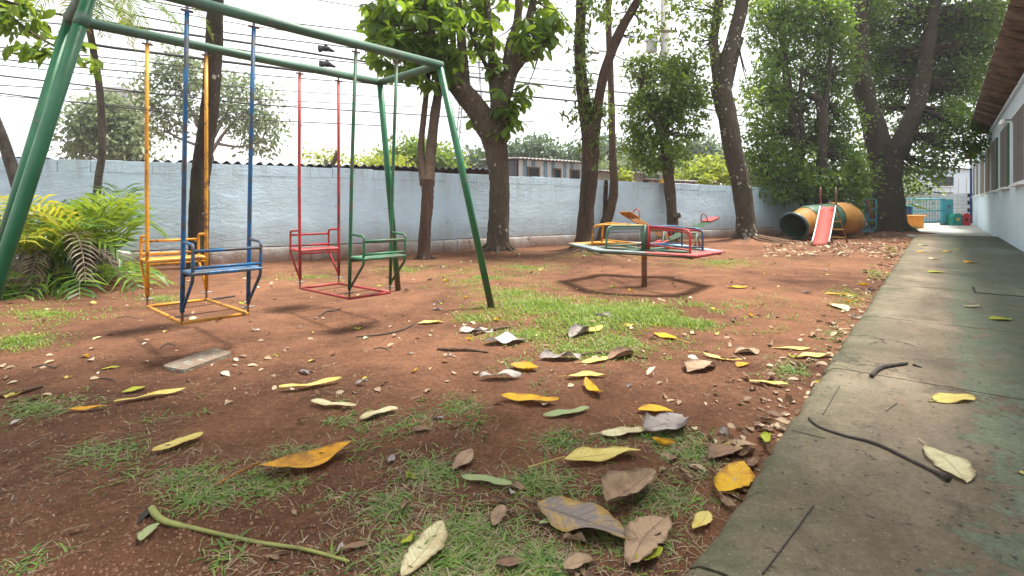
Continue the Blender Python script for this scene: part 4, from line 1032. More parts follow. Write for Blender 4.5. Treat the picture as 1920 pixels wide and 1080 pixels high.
def surface_roots(base, specs, mat, parent, seed):
    rnd_ = random.Random(seed)
    for i, (ang, L, r) in enumerate(specs):
        a = R(ang); pts = []; p = Vector(base); p.z = 0
        for k in range(6):
            t = k/5; q_ = p+Vector((math.cos(a), math.sin(a), 0))*L*t; q_.z = gz(q_.x, q_.y)+r*.25-t*r*.5; pts.append((q_, r*(1-.7*t))); a += rnd_.uniform(-.22, .22)
        limb('root', pts, mat, parent, 8, .15, seed+i, 4)
def blob_points(blobs, n_cl, per, spread, seed, shell=.55):
    """blobs [(center, rx, ry, rz)], leaves in clumps; returns leaf positions, clump centres and outward directions"""
    r_ = np.random.default_rng(seed); w = np.array([b[1]*b[2]*b[3] for b in blobs]); w = w**.8; w = w/w.sum()
    pos = []; cen = []; outd = []
    for b, ww in zip(blobs, w):
        k = max(2, int(n_cl*ww)); d = r_.normal(size=(k, 3)); d /= np.linalg.norm(d, axis=1, keepdims=True)
        rad = (shell+(1-shell)*r_.random(k))**1.0*(.75+.35*r_.random(k)); c = np.array(b[0][:])+d*rad[:, None]*np.array(b[1:4])
        cen.append(c); m = r_.poisson(per, k).clip(3)
        rep = np.repeat(np.arange(k), m); g = r_.normal(size=(len(rep), 3)); g *= spread*np.array([1, 1, .6]); pos.append(c[rep]+g); outd.append(d[rep])
    return np.concatenate(pos), np.concatenate(cen), np.concatenate(outd)
def foliage(parent, blobs, n_cl, per, spread, size, mat, seed, tmpl=LEAF_S, name='crown', droop=.35, twigs_from=None, tw_mat=None, szvar=.35):
    pos, cen, outd = blob_points(blobs, n_cl, per, spread, seed); n = len(pos); r_ = np.random.default_rng(seed+1)
    fwd = r_.normal(size=(n, 3))*.8+outd*.6; fwd[:, 2] -= droop
    up = r_.normal(size=(n, 3))*.55; up[:, 2] += 1.0
    o = scatter(name, tmpl[0], tmpl[1], pos, fwd, up, size*(1+szvar*r_.uniform(-1, 1, n)), mat, parent)
    if twigs_from:
        mb = MB(); tf = [Vector(t) for t in twigs_from]
        for i, c in enumerate(cen):
            if i % 2: continue
            c = Vector(c); s = min(tf, key=lambda q_: (q_-c).length)
            mid = s.lerp(c, .5)+Vector((0, 0, -.1*(s-c).length*random.uniform(.2, 1))); L = (s-c).length
            mb.tube([s, mid, c], [.010+.012*min(L, 2), .008+.004*min(L, 2), .004], 4, False)
        props(mb.build('twigs', tw_mat, parent), kind='stuff')
    return o
def pb(u, v, ru, rv, Y, depth=None):
    """blob measured in pixels at depth Y"""
    return (D(u, v, Y), ru/F*Y, (depth if depth else ru/F*Y), rv/F*Y)
M['bark_red'] = m_bark('reddish_brown_bark', (0.054, 0.034, 0.024), (0.138, 0.090, 0.066), 1.0, 0, .15)
M['bark_dark'] = m_bark('dark_rough_bark', (0.024, 0.018, 0.015), (0.072, 0.054, 0.043), 1.2, .15, .35)
M['bark_grey'] = m_bark('grey_brown_bark', (0.049, 0.036, 0.026), (0.138, 0.104, 0.078), .9, .1, .4)
M['bark_lich'] = m_bark('lichen_spotted_bark', (0.040, 0.031, 0.023), (0.106, 0.083, 0.063), .9, .7, .35)
M['bark_brown'] = m_bark('furrowed_brown_bark', (0.043, 0.029, 0.022), (0.110, 0.075, 0.054), 1.3)
M['bark_palm'] = m_bark('ringed_palm_bark', (0.069, 0.058, 0.049), (0.155, 0.135, 0.118), .8)
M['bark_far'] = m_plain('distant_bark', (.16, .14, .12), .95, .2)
M['lf_dark'] = m_leaf('dark_glossy_leaves', [(.024, .062, .017), (.042, .105, .022), (.068, .16, .028), (.15, .26, .035), (.22, .30, .04)], .48, .36, (.34, .52, .03), (.02, .055, .018))
M['lf_mid'] = m_leaf('mid_green_leaves', [(.042, .092, .022), (.072, .15, .03), (.11, .20, .035), (.19, .26, .045)], .44, .40, (.40, .52, .04))
M['lf_big'] = m_leaf('large_green_leaves', [(.028, .074, .024), (.05, .12, .026), (.08, .16, .03), (.14, .24, .04)], .55, .34, (.46, .62, .03))
M['lf_far'] = m_leaf('grey_green_far_leaves', [(.12, .165, .095), (.17, .22, .12), (.22, .27, .15)], .35, .6, (.3, .36, .12))  # pale greyed tone puts some distance haze into the leaf colour
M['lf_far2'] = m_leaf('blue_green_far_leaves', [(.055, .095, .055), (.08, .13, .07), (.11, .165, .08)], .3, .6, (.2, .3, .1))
M['lf_lime'] = m_leaf('yellow_green_leaves', [(.17, .24, .03), (.24, .31, .04), (.31, .36, .05)], .45, .5, (.5, .55, .05))
M['lf_palm'] = m_leaf('palm_leaflets', [(.035, .095, .022), (.065, .155, .028), (.11, .23, .035), (.24, .36, .05)], .45, .35, (.42, .5, .03))
M['lf_palmy'] = m_leaf('yellow_palm_leaflets', [(.26, .27, .03), (.34, .33, .04), (.42, .34, .035)], .45, .4, (.6, .55, .04))
M['lf_dead'] = m_leaf('dead_palm_leaflets', [(.13, .10, .08), (.21, .165, .13), (.28, .225, .175), (.10, .07, .05)], .2, .8, (.3, .24, .16))
M['fern'] = m_leaf('fern_fronds', [(.05, .10, .025), (.09, .15, .035), (.14, .20, .05)], .4, .5, (.35, .45, .05))

# ---- straight dark trunk behind the yellow seat
b = Vector((-4.98, 8.1, 0)); t = thing('tall_tree', 'straight dark trunk rising behind the yellow seat', 'tree', b)
limb('trunk', [(b+Vector((0, 0, -.1)), .20)]+px([(371, 490, 36), (373, 430, 33), (376, 340, 32), (382, 280, 31), (393, 200, 30), (401, 90, 29), (405, 0, 28), (412, -160, 24), (418, -330, 18)], 8.1), M['bark_dark'], t, 18, .10, 11)
foliage(t, [(Vector((-4.7, 8.2, 7.4)), 2.0, 2.0, 1.1), (Vector((-5.9, 7.6, 7.0)), 1.3, 1.3, .8)], 130, 20, .2, .16, M['lf_mid'], 12, twigs_from=[(-4.7, 8.1, 6.8)], tw_mat=M['bark_dark'])
# ---- twin trunk
b = Vector((-1.62, 9.55, 0)); t = thing('twin_trunk_tree', 'thin tree forking into two stems left of the big forked tree', 'tree', b)
limb('trunk', [(b+Vector((-.02, 0, -.1)), .16)]+px([(795, 470, 23), (798, 420, 22), (801, 370, 22), (801, 335, 25)], 9.55), M['bark_red'], t, 14, .12, 21)
limb('stem', px([(797, 345, 20), (790, 300, 14), (790, 262, 12), (796, 210, 11), (802, 150, 10), (806, 90, 9), (806, 40, 7)], 9.55, 2.0), M['bark_red'], t, 10, .12, 22)
limb('stem', px([(803, 345, 24), (806, 300, 20), (810, 260, 19), (816, 215, 18), (822, 170, 17), (830, 110, 15), (836, 60, 12)], 9.55, 2.0), M['bark_red'], t, 12, .1, 23)
flare(b, .12, 0, M['bark_red'], t, 24, 5, 1.2, .15)
foliage(t, [(D(822, 30, 11.7), .5, .5, .6)], 40, 14, .18, .15, M['lf_mid'], 25)
# ---- big forked tree with large whorled leaves
b = Vector((-.3, 11.1, 0)); t = thing('forked_tree', 'thick grey forked tree with large drooping leaf whorls beside the swing frame', 'tree', b)
Yk = 11.1
limb('trunk', [(b+Vector((0, 0, -.12)), .31)]+px([(934, 468, 46), (935, 440, 40), (936, 380, 37), (934, 320, 38), (930, 275, 44), (925, 245, 52)], Yk), M['bark_grey'], t, 22, .12, 31)
L1 = px([(926, 262, 44), (905, 222, 44), (876, 180, 40), (850, 152, 36), (832, 128, 30), (815, 90, 22), (800, 40, 18), (790, -20, 14)], Yk, -.5); limb('limb', L1, M['bark_grey'], t, 16, .1, 32)
L2 = px([(930, 262, 46), (938, 215, 40), (932, 172, 30), (922, 100, 14), (915, 20, 12), (912, -60, 10)], Yk, .2); limb('limb', L2, M['bark_grey'], t, 14, .1, 33)
L3 = px([(936, 215, 34), (948, 150, 22), (955, 90, 18), (970, 40, 16), (975, -40, 12)], Yk, .3); limb('limb', L3, M['bark_grey'], t, 12, .1, 34)
L4 = px([(940, 200, 30), (962, 130, 20), (985, 60, 16), (1000, 0, 13), (1010, -60, 10)], Yk, -.4); limb('limb', L4, M['bark_grey'], t, 12, .1, 35)
L5 = px([(872, 178, 30), (868, 120, 20), (864, 60, 17), (858, 0, 14), (850, -80, 12)], Yk, -.2); limb('limb', L5, M['bark_grey'], t, 12, .1, 36)
L6 = px([(950, 160, 16), (980, 115, 13), (1012, 98, 11), (1032, 60, 8)], Yk, -.5); limb('limb', L6, M['bark_grey'], t, 10, .1, 37)
L7 = px([(858, 165, 18), (842, 130, 14), (850, 90, 12), (846, 30, 10)], Yk, .2); limb('limb', L7, M['bark_grey'], t, 10, .1, 38)
L8 = px([(820, 110, 13), (796, 60, 11), (782, 10, 9), (775, -50, 8)], Yk, -.6); limb('limb', L8, M['bark_grey'], t, 10, .1, 39)
L9 = px([(930, 160, 10), (905, 110, 8), (885, 70, 7), (880, 20, 6)], Yk, .3); limb('limb', L9, M['bark_grey'], t, 8, .1, 40)
flare(b, .21, 0, M['bark_grey'], t, 41, 7, 1.5, .38)
def whorls(parent, blobs, n, per, size, seed, name='crown', mat='lf_big'):
    r_ = np.random.default_rng(seed); w = np.array([x[4] for x in blobs], float); w /= w.sum(); P = []; Fw = []; S = []; tips = []
    for (u, v, ru, rv, _, Y0, dY), ww in zip(blobs, w):
        for k in range(max(1, int(n*ww))):
            a = r_.uniform(0, 6.28); q_ = math.sqrt(r_.random()); c = D(u+ru*q_*math.cos(a), v+rv*q_*math.sin(a), Y0+r_.uniform(-dY, dY)); tips.append(c)
            m = int(per+r_.integers(-2, 3)); ph = r_.uniform(0, 6.28); tilt = r_.normal(size=3)*.25
            for j in range(m):
                an = ph+6.283*j/m; dz = r_.uniform(-1.5, .0); P.append(c[:]); Fw.append((math.cos(an)+tilt[0], math.sin(an)+tilt[1], dz+tilt[2])); S.append(size*r_.uniform(.65, 1.15))
    P = np.array(P); Fw = np.array(Fw); up = np.tile([0, 0, 1.0], (len(P), 1))+r_.normal(size=(len(P), 3))*.2
    scatter(name, LEAF_OB[0], LEAF_OB[1], P, Fw, up, np.array(S), M[mat], parent); return tips
tips = whorls(t, [(735, 60, 45, 75, 3.4, 10.6, .8), (795, 40, 70, 70, 6, 10.6, 1.0), (868, 5, 55, 40, 1.9, 11.2, .8), (820, 95, 45, 30, 2.2, 10.5, .5), (815, 140, 30, 20, .7, 10.6, .3), (770, 120, 45, 22, 1.4, 10.4, .5), (700, 25, 12, 40, .6, 10.5, .4), (1005, 70, 38, 45, 2.2, 10.9, .7), (1030, 40, 25, 50, 1.4, 10.8, .5), (985, -10, 60, 25, 1.0, 11.3, .8), (925, 110, 18, 35, .9, 11.4, .4), (905, 60, 30, 50, 1.4, 11.4, .5), (950, 215, 22, 55, 1.6, 11.0, .5), (978, 170, 14, 22, .5, 10.9, .3), (893, 225, 12, 14, .35, 11.2, .2), (780, -50, 110, 50, 3, 10.6, 1.2), (960, -60, 90, 40, 2.2, 11, 1.2)], 310, 9, .35, 43)
lp = [q_[0] for L in (L1, L2, L3, L4, L5, L6, L7, L8, L9) for q_ in L[2:]]
tw = MB()
for c in tips:
    s = min(lp, key=lambda q_: (q_-c).length)
    if (s-c).length < 1.1: tw.tube([s, s.lerp(c, .5)+Vector((0, 0, -.05)), c], [.02, .014, .009], 5, False)
props(tw.build('twigs', M['bark_grey'], t), kind='stuff')
# ---- tree with hollow trunk and ferns
b = Vector((1.5, 10.65, 0)); t = thing('fern_tree', 'brown forked tree with split bark and ferns growing in its fork', 'tree', b); Yk = 10.65
limb('trunk', [(b+Vector((-.08, 0, -.12)), .26)]+px([(1093, 470, 38), (1096, 440, 31), (1100, 380, 29), (1106, 320, 30), (1108, 270, 31), (1106, 235, 32)], Yk), M['bark_brown'], t, 20, .13, 51)
L1 = px([(1104, 260, 27), (1096, 200, 25), (1090, 140, 22), (1087, 70, 20), (1090, 0, 20), (1094, -120, 16), (1080, -260, 10)], Yk, .4); limb('limb', L1, M['bark_brown'], t, 14, .1, 52)
L2 = px([(1112, 265, 24), (1122, 190, 18), (1135, 130, 18), (1160, 65, 18), (1185, 20, 16), (1205, -20, 14), (1240, -140, 10)], Yk, -.5); limb('limb', L2, M['bark_brown'], t, 14, .1, 53)
hl = MB(); hp_ = [(D(1100, 320, Yk-.17), .02), (D(1099, 350, Yk-.185), .035), (D(1097, 385, Yk-.185), .028), (D(1094, 405, Yk-.18), .008)]
limb('bark_split', hp_, M['dark'], t, 8, .1, 54)
flare(b+Vector((0, 0, 0)), .19, 0, M['bark_brown'], t, 55, 6, 1.5, .26)
surface_roots(b, [(200, 1.0, .05), (245, .9, .06), (290, 1.1, .06), (330, 1.2, .07), (170, 1.3, .045), (270, .7, .05)], M['root'], t, 56)
rf_ = np.random.default_rng(57); P = []; Fw = []
def fern_line(pts, n, sp):
    P_ = []; 
    for i in range(n):
        s = rf_.random()*(len(pts)-1); k = int(s); p = pts[k][0].lerp(pts[k+1][0], s-k); P_.append(np.array(p[:])+rf_.normal(size=3)*sp)
    return P_
P = np.array(fern_line(px([(1112, 300, 1), (1108, 240, 1), (1103, 190, 1)], Yk), 420, .12)+fern_line(px([(1092, 190, 1), (1090, 40, 1)], Yk), 300, .13)+fern_line(px([(1128, 235, 1), (1122, 180, 1)], Yk), 120, .13)+fern_line(px([(1060, 205, 1), (1090, 225, 1)], Yk), 50, .14))
Fw = rf_.normal(size=(len(P), 3)); Fw[:, 2] -= .4; up = rf_.normal(size=(len(P), 3))*.4; up[:, 2] += 1
scatter('ferns', LEAF_M[0], LEAF_M[1], P, Fw, up, np.stack([rf_.uniform(.07, .13, len(P)), rf_.uniform(.11, .24, len(P)), rf_.uniform(.1, .2, len(P))], 1), M['fern'], t)
foliage(t, [pb(1150, 5, 85, 28, Yk, .8), pb(1215, 45, 45, 30, Yk-.4, .5), pb(1120, -90, 150, 60, Yk, 1.4), pb(1260, -60, 90, 50, Yk-.5, .9)], 170, 17, .13, .125, M['lf_mid'], 58, LEAF_M, twigs_from=[q_[0] for q_ in L1[4:]+L2[3:]], tw_mat=M['bark_brown'])
# ---- thin leaning trunk
b = G(1128, 458); t = thing('leaning_tree', 'thin bare leaning trunk with peeling bark against the wall', 'tree', b); Yk = b.y
L1 = px([(1126, 468, 22), (1134, 425, 20), (1146, 385, 18), (1151, 345, 16), (1149, 290, 13), (1147, 220, 12), (1145, 150, 12), (1142, 80, 12), (1141, 0, 11), (1146, -120, 8)], Yk, .1); limb('trunk', L1, M['bark_red'], t, 12, .13, 61)
limb('broken_stub', px([(1133, 420, 9), (1136, 350, 8), (1137, 338, 7)], Yk+.06), M['bark_dark'], t, 8, .15, 62)
foliage(t, [pb(1140, -70, 70, 60, Yk, .7)], 40, 16, .13, .11, M['lf_mid'], 63, LEAF_M)
# ---- tree with a round crown
b = G(1263, 452); t = thing('round_crown_tree', 'small tree with a dense round crown behind the seesaws', 'tree', b); Yk = b.y
L1 = px([(1263, 455, 26), (1262, 420, 20), (1258, 380, 19), (1254, 340, 20), (1250, 300, 20), (1244, 260, 17), (1238, 220, 14)], Yk); limb('trunk', L1, M['bark_grey'], t, 14, .13, 71)
L2 = px([(1244, 262, 14), (1226, 215, 11), (1210, 180, 9), (1200, 150, 6)], Yk, -.3); limb('limb', L2, M['bark_grey'], t, 9, .1, 72)
L3 = px([(1244, 250, 14), (1256, 200, 10), (1262, 150, 8), (1265, 110, 6)], Yk, .3); limb('limb', L3, M['bark_grey'], t, 9, .1, 73)
limb('cut_branch', px([(1262, 408, 12), (1272, 404, 10), (1275, 403, 10)], Yk-.12), M['bark_grey'], t, 9, .1, 74)
foliage(t, [pb(1245, 165, 72, 70, Yk), pb(1215, 220, 50, 55, Yk), pb(1290, 215, 45, 55, Yk), pb(1240, 290, 58, 38, Yk), pb(1205, 270, 38, 45, Yk), pb(1200, 130, 35, 35, Yk), pb(1290, 130, 30, 35, Yk), pb(1320, 180, 22, 30, Yk)], 680, 16, .12, .115, M['lf_mid'], 75, LEAF_M, twigs_from=[q_[0] for q_ in L1[3:]+L2+L3], tw_mat=M['bark_grey'])
# ---- lichen trunk
b = Vector((6.5, 14.25, 0)); t = thing('lichen_tree', 'leaning forked tree with pale lichen spots right of the merry-go-round', 'tree', b); Yk = 14.25
limb('trunk', [(b+Vector((.02, 0, -.12)), .38)]+px([(1400, 448, 42), (1398, 415, 34), (1393, 370, 33), (1385, 325, 34), (1375, 280, 34), (1366, 235, 34), (1358, 195, 35), (1352, 165, 36)], Yk), M['bark_lich'], t, 20, .08, 81)
L1 = px([(1352, 178, 24), (1342, 120, 19), (1338, 75, 17), (1346, 20, 17), (1350, -40, 16), (1352, -160, 10)], Yk, .3); limb('limb', L1, M['bark_lich'], t, 12, .08, 82)
L2 = px([(1356, 178, 30), (1362, 120, 26), (1378, 60, 25), (1390, 10, 24), (1398, -40, 22), (1420, -180, 14)], Yk, -.4); limb('limb', L2, M['bark_lich'], t, 14, .08, 83)
L3 = px([(1366, 165, 14), (1378, 110, 12), (1390, 70, 10)], Yk+.3); limb('limb', L3, M['bark_lich'], t, 10, .08, 84)
flare(b, .24, 0, M['bark_lich'], t, 85, 6, 1.3, .34)
surface_roots(b, [(-20, 1.9, .09), (5, 2.2, .10), (-50, 1.6, .08), (-100, .9, .06), (200, 1.0, .05), (-75, 1.4, .06)], M['root'], t, 86)
foliage(t, [pb(1310, 15, 60, 45, Yk, .9), pb(1400, -10, 60, 30, Yk, .9), pb(1300, 90, 40, 50, Yk-.3, .5), pb(1300, -70, 140, 50, Yk, 1.6), pb(1405, 190, 18, 40, Yk, .3), pb(1330, 60, 25, 60, Yk+.3, .4)], 260, 13, .14, .13, M['lf_mid'], 87, LEAF_M, twigs_from=[q_[0] for q_ in L1[2:]+L2[2:]], tw_mat=M['bark_lich'])
# ---- dense dark shrubs/trees by the tunnel
Yk = 17.0; b = D(1512, 440, Yk); b.z = 0; t = thing('leafy_tree', 'dense dark leafy tree with thin stems left of the slide', 'tree', b)
L1 = px([(1515, 445, 18), (1508, 380, 16), (1500, 310, 15), (1488, 240, 15), (1478, 170, 15), (1470, 110, 11), (1462, 40, 8)], Yk); limb('stem', L1, M['bark_dark'], t, 12, .12, 91)
L2 = px([(1500, 330, 10), (1505, 260, 9), (1498, 200, 8), (1505, 130, 6)], Yk, -.3); limb('stem', L2, M['bark_dark'], t, 9, .12, 92)
L3 = px([(1512, 400, 8), (1500, 360, 6), (1480, 345, 5), (1450, 335, 4)], Yk-.3); limb('stem', L3, M['bark_red'], t, 8, .1, 93)
foliage(t, [pb(1450, 70, 50, 75, Yk), pb(1480, 150, 75, 80, Yk+1), pb(1435, 200, 42, 80, Yk), pb(1490, 250, 75, 60, Yk+1), pb(1450, 310, 65, 45, Yk), pb(1500, 340, 70, 35, Yk), pb(1425, 270, 32, 45, Yk), pb(1470, 10, 70, 50, Yk), pb(1455, 362, 45, 16, Yk-.4, .6)], 1080, 17, .18, .135, M['lf_dark'], 94, LEAF_M, twigs_from=[q_[0] for q_ in L1[1:]+L2+L3], tw_mat=M['bark_dark'])
Yk = 16.6; b = D(1538, 440, Yk); b.z = 0; t = thing('leafy_tree', 'dense dark leafy tree with one thick black stem behind the slide', 'tree', b)
L1 = px([(1540, 445, 30), (1541, 390, 26), (1540, 340, 20), (1541, 280, 17), (1542, 230, 17), (1536, 190, 15), (1520, 180, 12)], Yk); limb('stem', L1, M['bark_dark'], t, 14, .12, 96)
L2 = px([(1541, 235, 14), (1548, 190, 11), (1555, 130, 8), (1560, 60, 6)], Yk, .4); limb('stem', L2, M['bark_dark'], t, 9, .1, 97)
foliage(t, [pb(1560, 120, 45, 80, Yk+.9), pb(1565, 240, 45, 60, Yk+.9), pb(1575, 310, 45, 40, Yk+.6), pb(1540, 350, 55, 24, Yk), pb(1600, 340, 40, 30, Yk), pb(1540, 30, 60, 60, Yk), pb(1600, 385, 30, 35, Yk+1.2)], 720, 17, .18, .13, M['lf_dark'], 98, LEAF_M, twigs_from=[q_[0] for q_ in L1[2:]+L2], tw_mat=M['bark_dark'])
# ---- biggest tree by the path
b = Vector((13.6, 18.5, 0)); t = thing('big_tree', 'massive dark forked tree with spreading crown beside the path', 'tree', b); Yk = 18.5
limb('trunk', [(b+Vector((0, 0, -.15)), .68)]+px([(1665, 432, 66), (1664, 405, 55), (1663, 370, 50), (1662, 330, 48), (1663, 300, 52), (1666, 275, 62)], Yk), M['bark_dark'], t, 24, .09, 101)
L1 = px([(1652, 290, 44), (1640, 245, 38), (1625, 190, 32), (1612, 120, 30), (1612, 60, 28), (1606, 0, 26), (1600, -120, 18), (1590, -240, 10)], Yk, -.6); limb('limb', L1, M['bark_dark'], t, 16, .09, 102)
L2 = px([(1680, 290, 38), (1696, 250, 32), (1718, 200, 28), (1730, 150, 25), (1740, 90, 23), (1750, 20, 20), (1770, -80, 14)], Yk, -.6); limb('limb', L2, M['bark_dark'], t, 16, .09, 103)
L3 = px([(1610, 60, 18), (1590, 25, 14), (1560, 10, 10), (1530, 5, 7)], Yk-.4, -1); limb('limb', L3, M['bark_dark'], t, 10, .09, 104)
flare(b, .5, 0, M['bark_dark'], t, 105, 8, 1.0, .55)
foliage(t, [pb(1690, 60, 110, 75, Yk+1.4), pb(1790, 90, 75, 90, Yk), pb(1660, 160, 90, 60, Yk+1.8), pb(1780, 190, 60, 60, Yk), pb(1720, 250, 75, 40, Yk+1.4), pb(1800, 250, 45, 35, Yk-.8, .9), pb(1780, 285, 55, 25, Yk-.8, .9), pb(1730, 310, 60, 30, Yk+.2), pb(1640, 90, 50, 90, Yk+1.6), pb(1590, 20, 70, 50, Yk+1.2), pb(1850, 40, 50, 70, Yk-1, 1.2), pb(1720, 345, 28, 22, Yk+.3), pb(1630, 300, 40, 50, Yk+.8), pb(1720, -80, 190, 70, Yk), pb(1820, 285, 22, 20, Yk-1, .5), pb(1800, 225, 45, 35, Yk-1.2, 1.0), pb(1830, 265, 22, 22, Yk-1.4, .6), pb(1760, 120, 50, 60, Yk+1.2), pb(1835, 110, 45, 70, Yk-.6, 1), pb(1810, 20, 70, 50, Yk-.4, 1.3), pb(1860, 30, 40, 60, Yk-1, 1), pb(1780, 160, 60, 50, Yk+.8), pb(1690, 110, 60, 60, Yk+1.8)], 2800, 17, .22, .145, M['lf_dark'], 106, LEAF_M, twigs_from=[q_[0] for q_ in L1+L2+L3], tw_mat=M['bark_dark'])

# ---- branch hanging in at the upper left, from a tree left of the camera
b = Vector((-6.2, 4.0, 0)); t = thing('overhanging_tree', 'leafy branch hanging in at the upper left corner', 'tree', b)
limb('trunk', [(b+Vector((0, 0, -.1)), .17), (b+Vector((.1, 0, 1.2)), .14), (b+Vector((.15, .05, 2.4)), .12), (b+Vector((.0, .1, 3.6)), .08)], M['bark_grey'], t, 14, .1, 111)
Lb = [(b+Vector((.13, .05, 2.2)), .06), (D(-60, -20, 4.4), .03), (D(10, 25, 4.35), .018), (D(60, 62, 4.3), .011), (D(110, 88, 4.25), .008), (D(160, 96, 4.2), .005)]; limb('branch', Lb, M['bark_grey'], t, 8, .1, 112)
LB2 = [(D(-40, -20, 4.4), .02), (D(20, 5, 4.3), .012), (D(60, 10, 4.3), .008)]; limb('branch', LB2, M['bark_grey'], t, 8, .1, 113)
foliage(t, [pb(35, 35, 35, 35, 4.3, .15), pb(25, 75, 18, 20, 4.3, .1), pb(70, 90, 28, 22, 4.3, .12), pb(120, 75, 22, 22, 4.25, .1), pb(160, 105, 22, 22, 4.2, .1), pb(50, 8, 25, 20, 4.3, .1), pb(20, 10, 25, 20, 4.3, .15), pb(90, 100, 22, 12, 4.3, .1), pb(-60, -20, 60, 60, 4.3, .4)], 95, 6, .045, .11, M['lf_mid'], 114, LEAF_M, droop=.7)

# unseen branch and crown added above the picture to shade the foreground
LB3 = [(b+Vector((.15, .05, 2.6)), .09), (Vector((-4.6, 3.8, 4.0)), .07), (Vector((-2.6, 3.6, 4.5)), .05), (Vector((-.4, 2.8, 4.6)), .035), (Vector((1.8, 2.5, 4.5)), .015)]; limb('branch', LB3, M['bark_grey'], t, 10, .1, 115)
foliage(t, [(Vector((-2.8, 3.1, 4.5)), 1.2, 1.0, .5), (Vector((-1.2, 2.7, 4.7)), 1.3, .9, .5), (Vector((.4, 2.5, 4.7)), 1.3, .9, .5), (Vector((1.9, 2.5, 4.6)), 1.1, .9, .5), (Vector((-5.6, 3.8, 4.3)), 1.2, 1.2, .8)], 300, 10, .15, .26, M['lf_mid'], 116, LEAF_M, 'added_shade_crown', twigs_from=[q_[0] for q_ in LB3], tw_mat=M['bark_grey'])

# ---- palms at the left
def frond(parent, base, d, L, rise, droop, nl, leafL, mat, rmat, seed, wid=.03, name='frond'):
    r_ = random.Random(seed); d = Vector(d).normalized(); pts = []; p = Vector(base); v = Vector((d.x, d.y, rise)).normalized(); n = 12
    for i in range(n+1):
        pts.append(p.copy()); p = p+v*L/n; v = (v+Vector((0, 0, -droop/n*(.5+i/n*1.4)))).normalized()
    V = []; Fc = []
    def add(vs, fs):
        k = len(V); V.extend(vs); Fc.extend([tuple(i+k for i in f) for f in fs])
    for i in range(n):
        a, b = pts[i], pts[i+1]; t_ = (b-a).normalized(); s = t_.cross(Vector((0, 0, 1))).normalized(); w_ = .011*(1-i/n*.75); w2 = .011*(1-(i+1)/n*.75); u_ = s.cross(t_)
        add([a-s*w_, a+u_*w_, a+s*w_, b-s*w2, b+u_*w2, b+s*w2], [(0, 1, 4), (0, 4, 3), (1, 2, 5), (1, 5, 4), (2, 0, 3), (2, 3, 5)])
    for i in range(nl):
        t_ = .18+.82*i/nl; x = t_*n; k = min(n-1, int(x)); p = pts[k].lerp(pts[k+1], x-k); tg = (pts[k+1]-pts[k]).normalized(); s = tg.cross(Vector((0, 0, 1))).normalized(); u_ = s.cross(tg)
        ll = leafL*(math.sin(math.pi*(.12+.8*t_))**.7)*r_.uniform(.8, 1.1)
        for sg in (-1, 1):
            dirv = (s*sg*1.0+tg*r_.uniform(.75, 1.15)+u_*r_.uniform(.15, .45)).normalized(); mid = p+dirv*ll*.5; tip = p+dirv*ll*.93+Vector((0, 0, -ll*r_.uniform(.12, .4))); wv = tg*wid*.5
            add([p-wv*.4, p+wv*.4, mid-wv, mid+wv, tip], [(0, 1, 3), (0, 3, 2), (2, 3, 4)])
    off = LOC[parent.name]; me = bpy.data.meshes.new(name); me.from_pydata([(q_.x-off.x, q_.y-off.y, q_.z-off.z) for q_ in V], [], Fc); me.update()
    return link_mesh(name, me, mat, parent)
pbz = Vector((-5.45, 6.2, 0)); t = thing('palm_bush', 'bushy clump of feather palm with dead brown fronds below', 'palm', pbz)
r_ = random.Random(121)
for i in range(56):
    a = r_.uniform(0, 6.283); lay = r_.random(); bx_ = pbz+Vector((r_.uniform(-.45, .45), r_.uniform(-.35, .35), .05+.25*lay))
    rise = r_.uniform(.6, 3.2) if lay > .35 else r_.uniform(-.1, .6)
    mat = M['lf_palmy'] if (lay > .85 and i % 2) else M['lf_palm']
    frond(t, bx_, (math.cos(a), math.sin(a), 0), r_.uniform(1.0, 1.5), rise, r_.uniform(1.2, 2.6), 15, r_.uniform(.44, .62), mat, None, 1000+i, .042)
for i in range(24):
    a = r_.uniform(0, 6.283); bx_ = pbz+Vector((r_.uniform(-.4, .4), r_.uniform(-.35, .35), r_.uniform(.3, .6)))
    frond(t, bx_, (math.cos(a), math.sin(a), 0), r_.uniform(.8, 1.25), r_.uniform(-.2, .9), r_.uniform(2.6, 4.2), 18, .24, M['lf_dead'], None, 1200+i, .022)
for i in range(9):
    a = r_.uniform(0, 6.283); q_ = pbz+Vector((math.cos(a)*.3, math.sin(a)*.28, 0)); limb('stem', [(q_+Vector((0, 0, -.08)), .045), (q_+Vector((.03, 0, .3)), .035), (q_+Vector((.05*math.cos(a), .05, .6)), .025)], M['bark_palm'], t, 8, .06, 130+i)
def tall_palm(label, pts, Y, dirs, seed):
    P = px(pts, Y); bb_ = P[0][0].copy(); bb_.z = 0; t = thing('tall_palm', label, 'palm', bb_)
    o, r2 = smooth_path([(Vector((P[0][0].x+.02, P[0][0].y, -.1)), P[0][1]*1.3)]+P, 14)
    r2 = [q_*(1+.09*(k % 2)) for k, q_ in enumerate(r2)]; MB().tube(o, r2, 12).build('trunk', M['bark_palm'], t, True)
    tp_ = P[-1][0]
    for i, (dx, dy, L, rise, dr, m_) in enumerate(dirs): frond(t, tp_, (dx, dy, 0), L, rise, dr, 34, .34, M[m_], None, seed+i, .024)
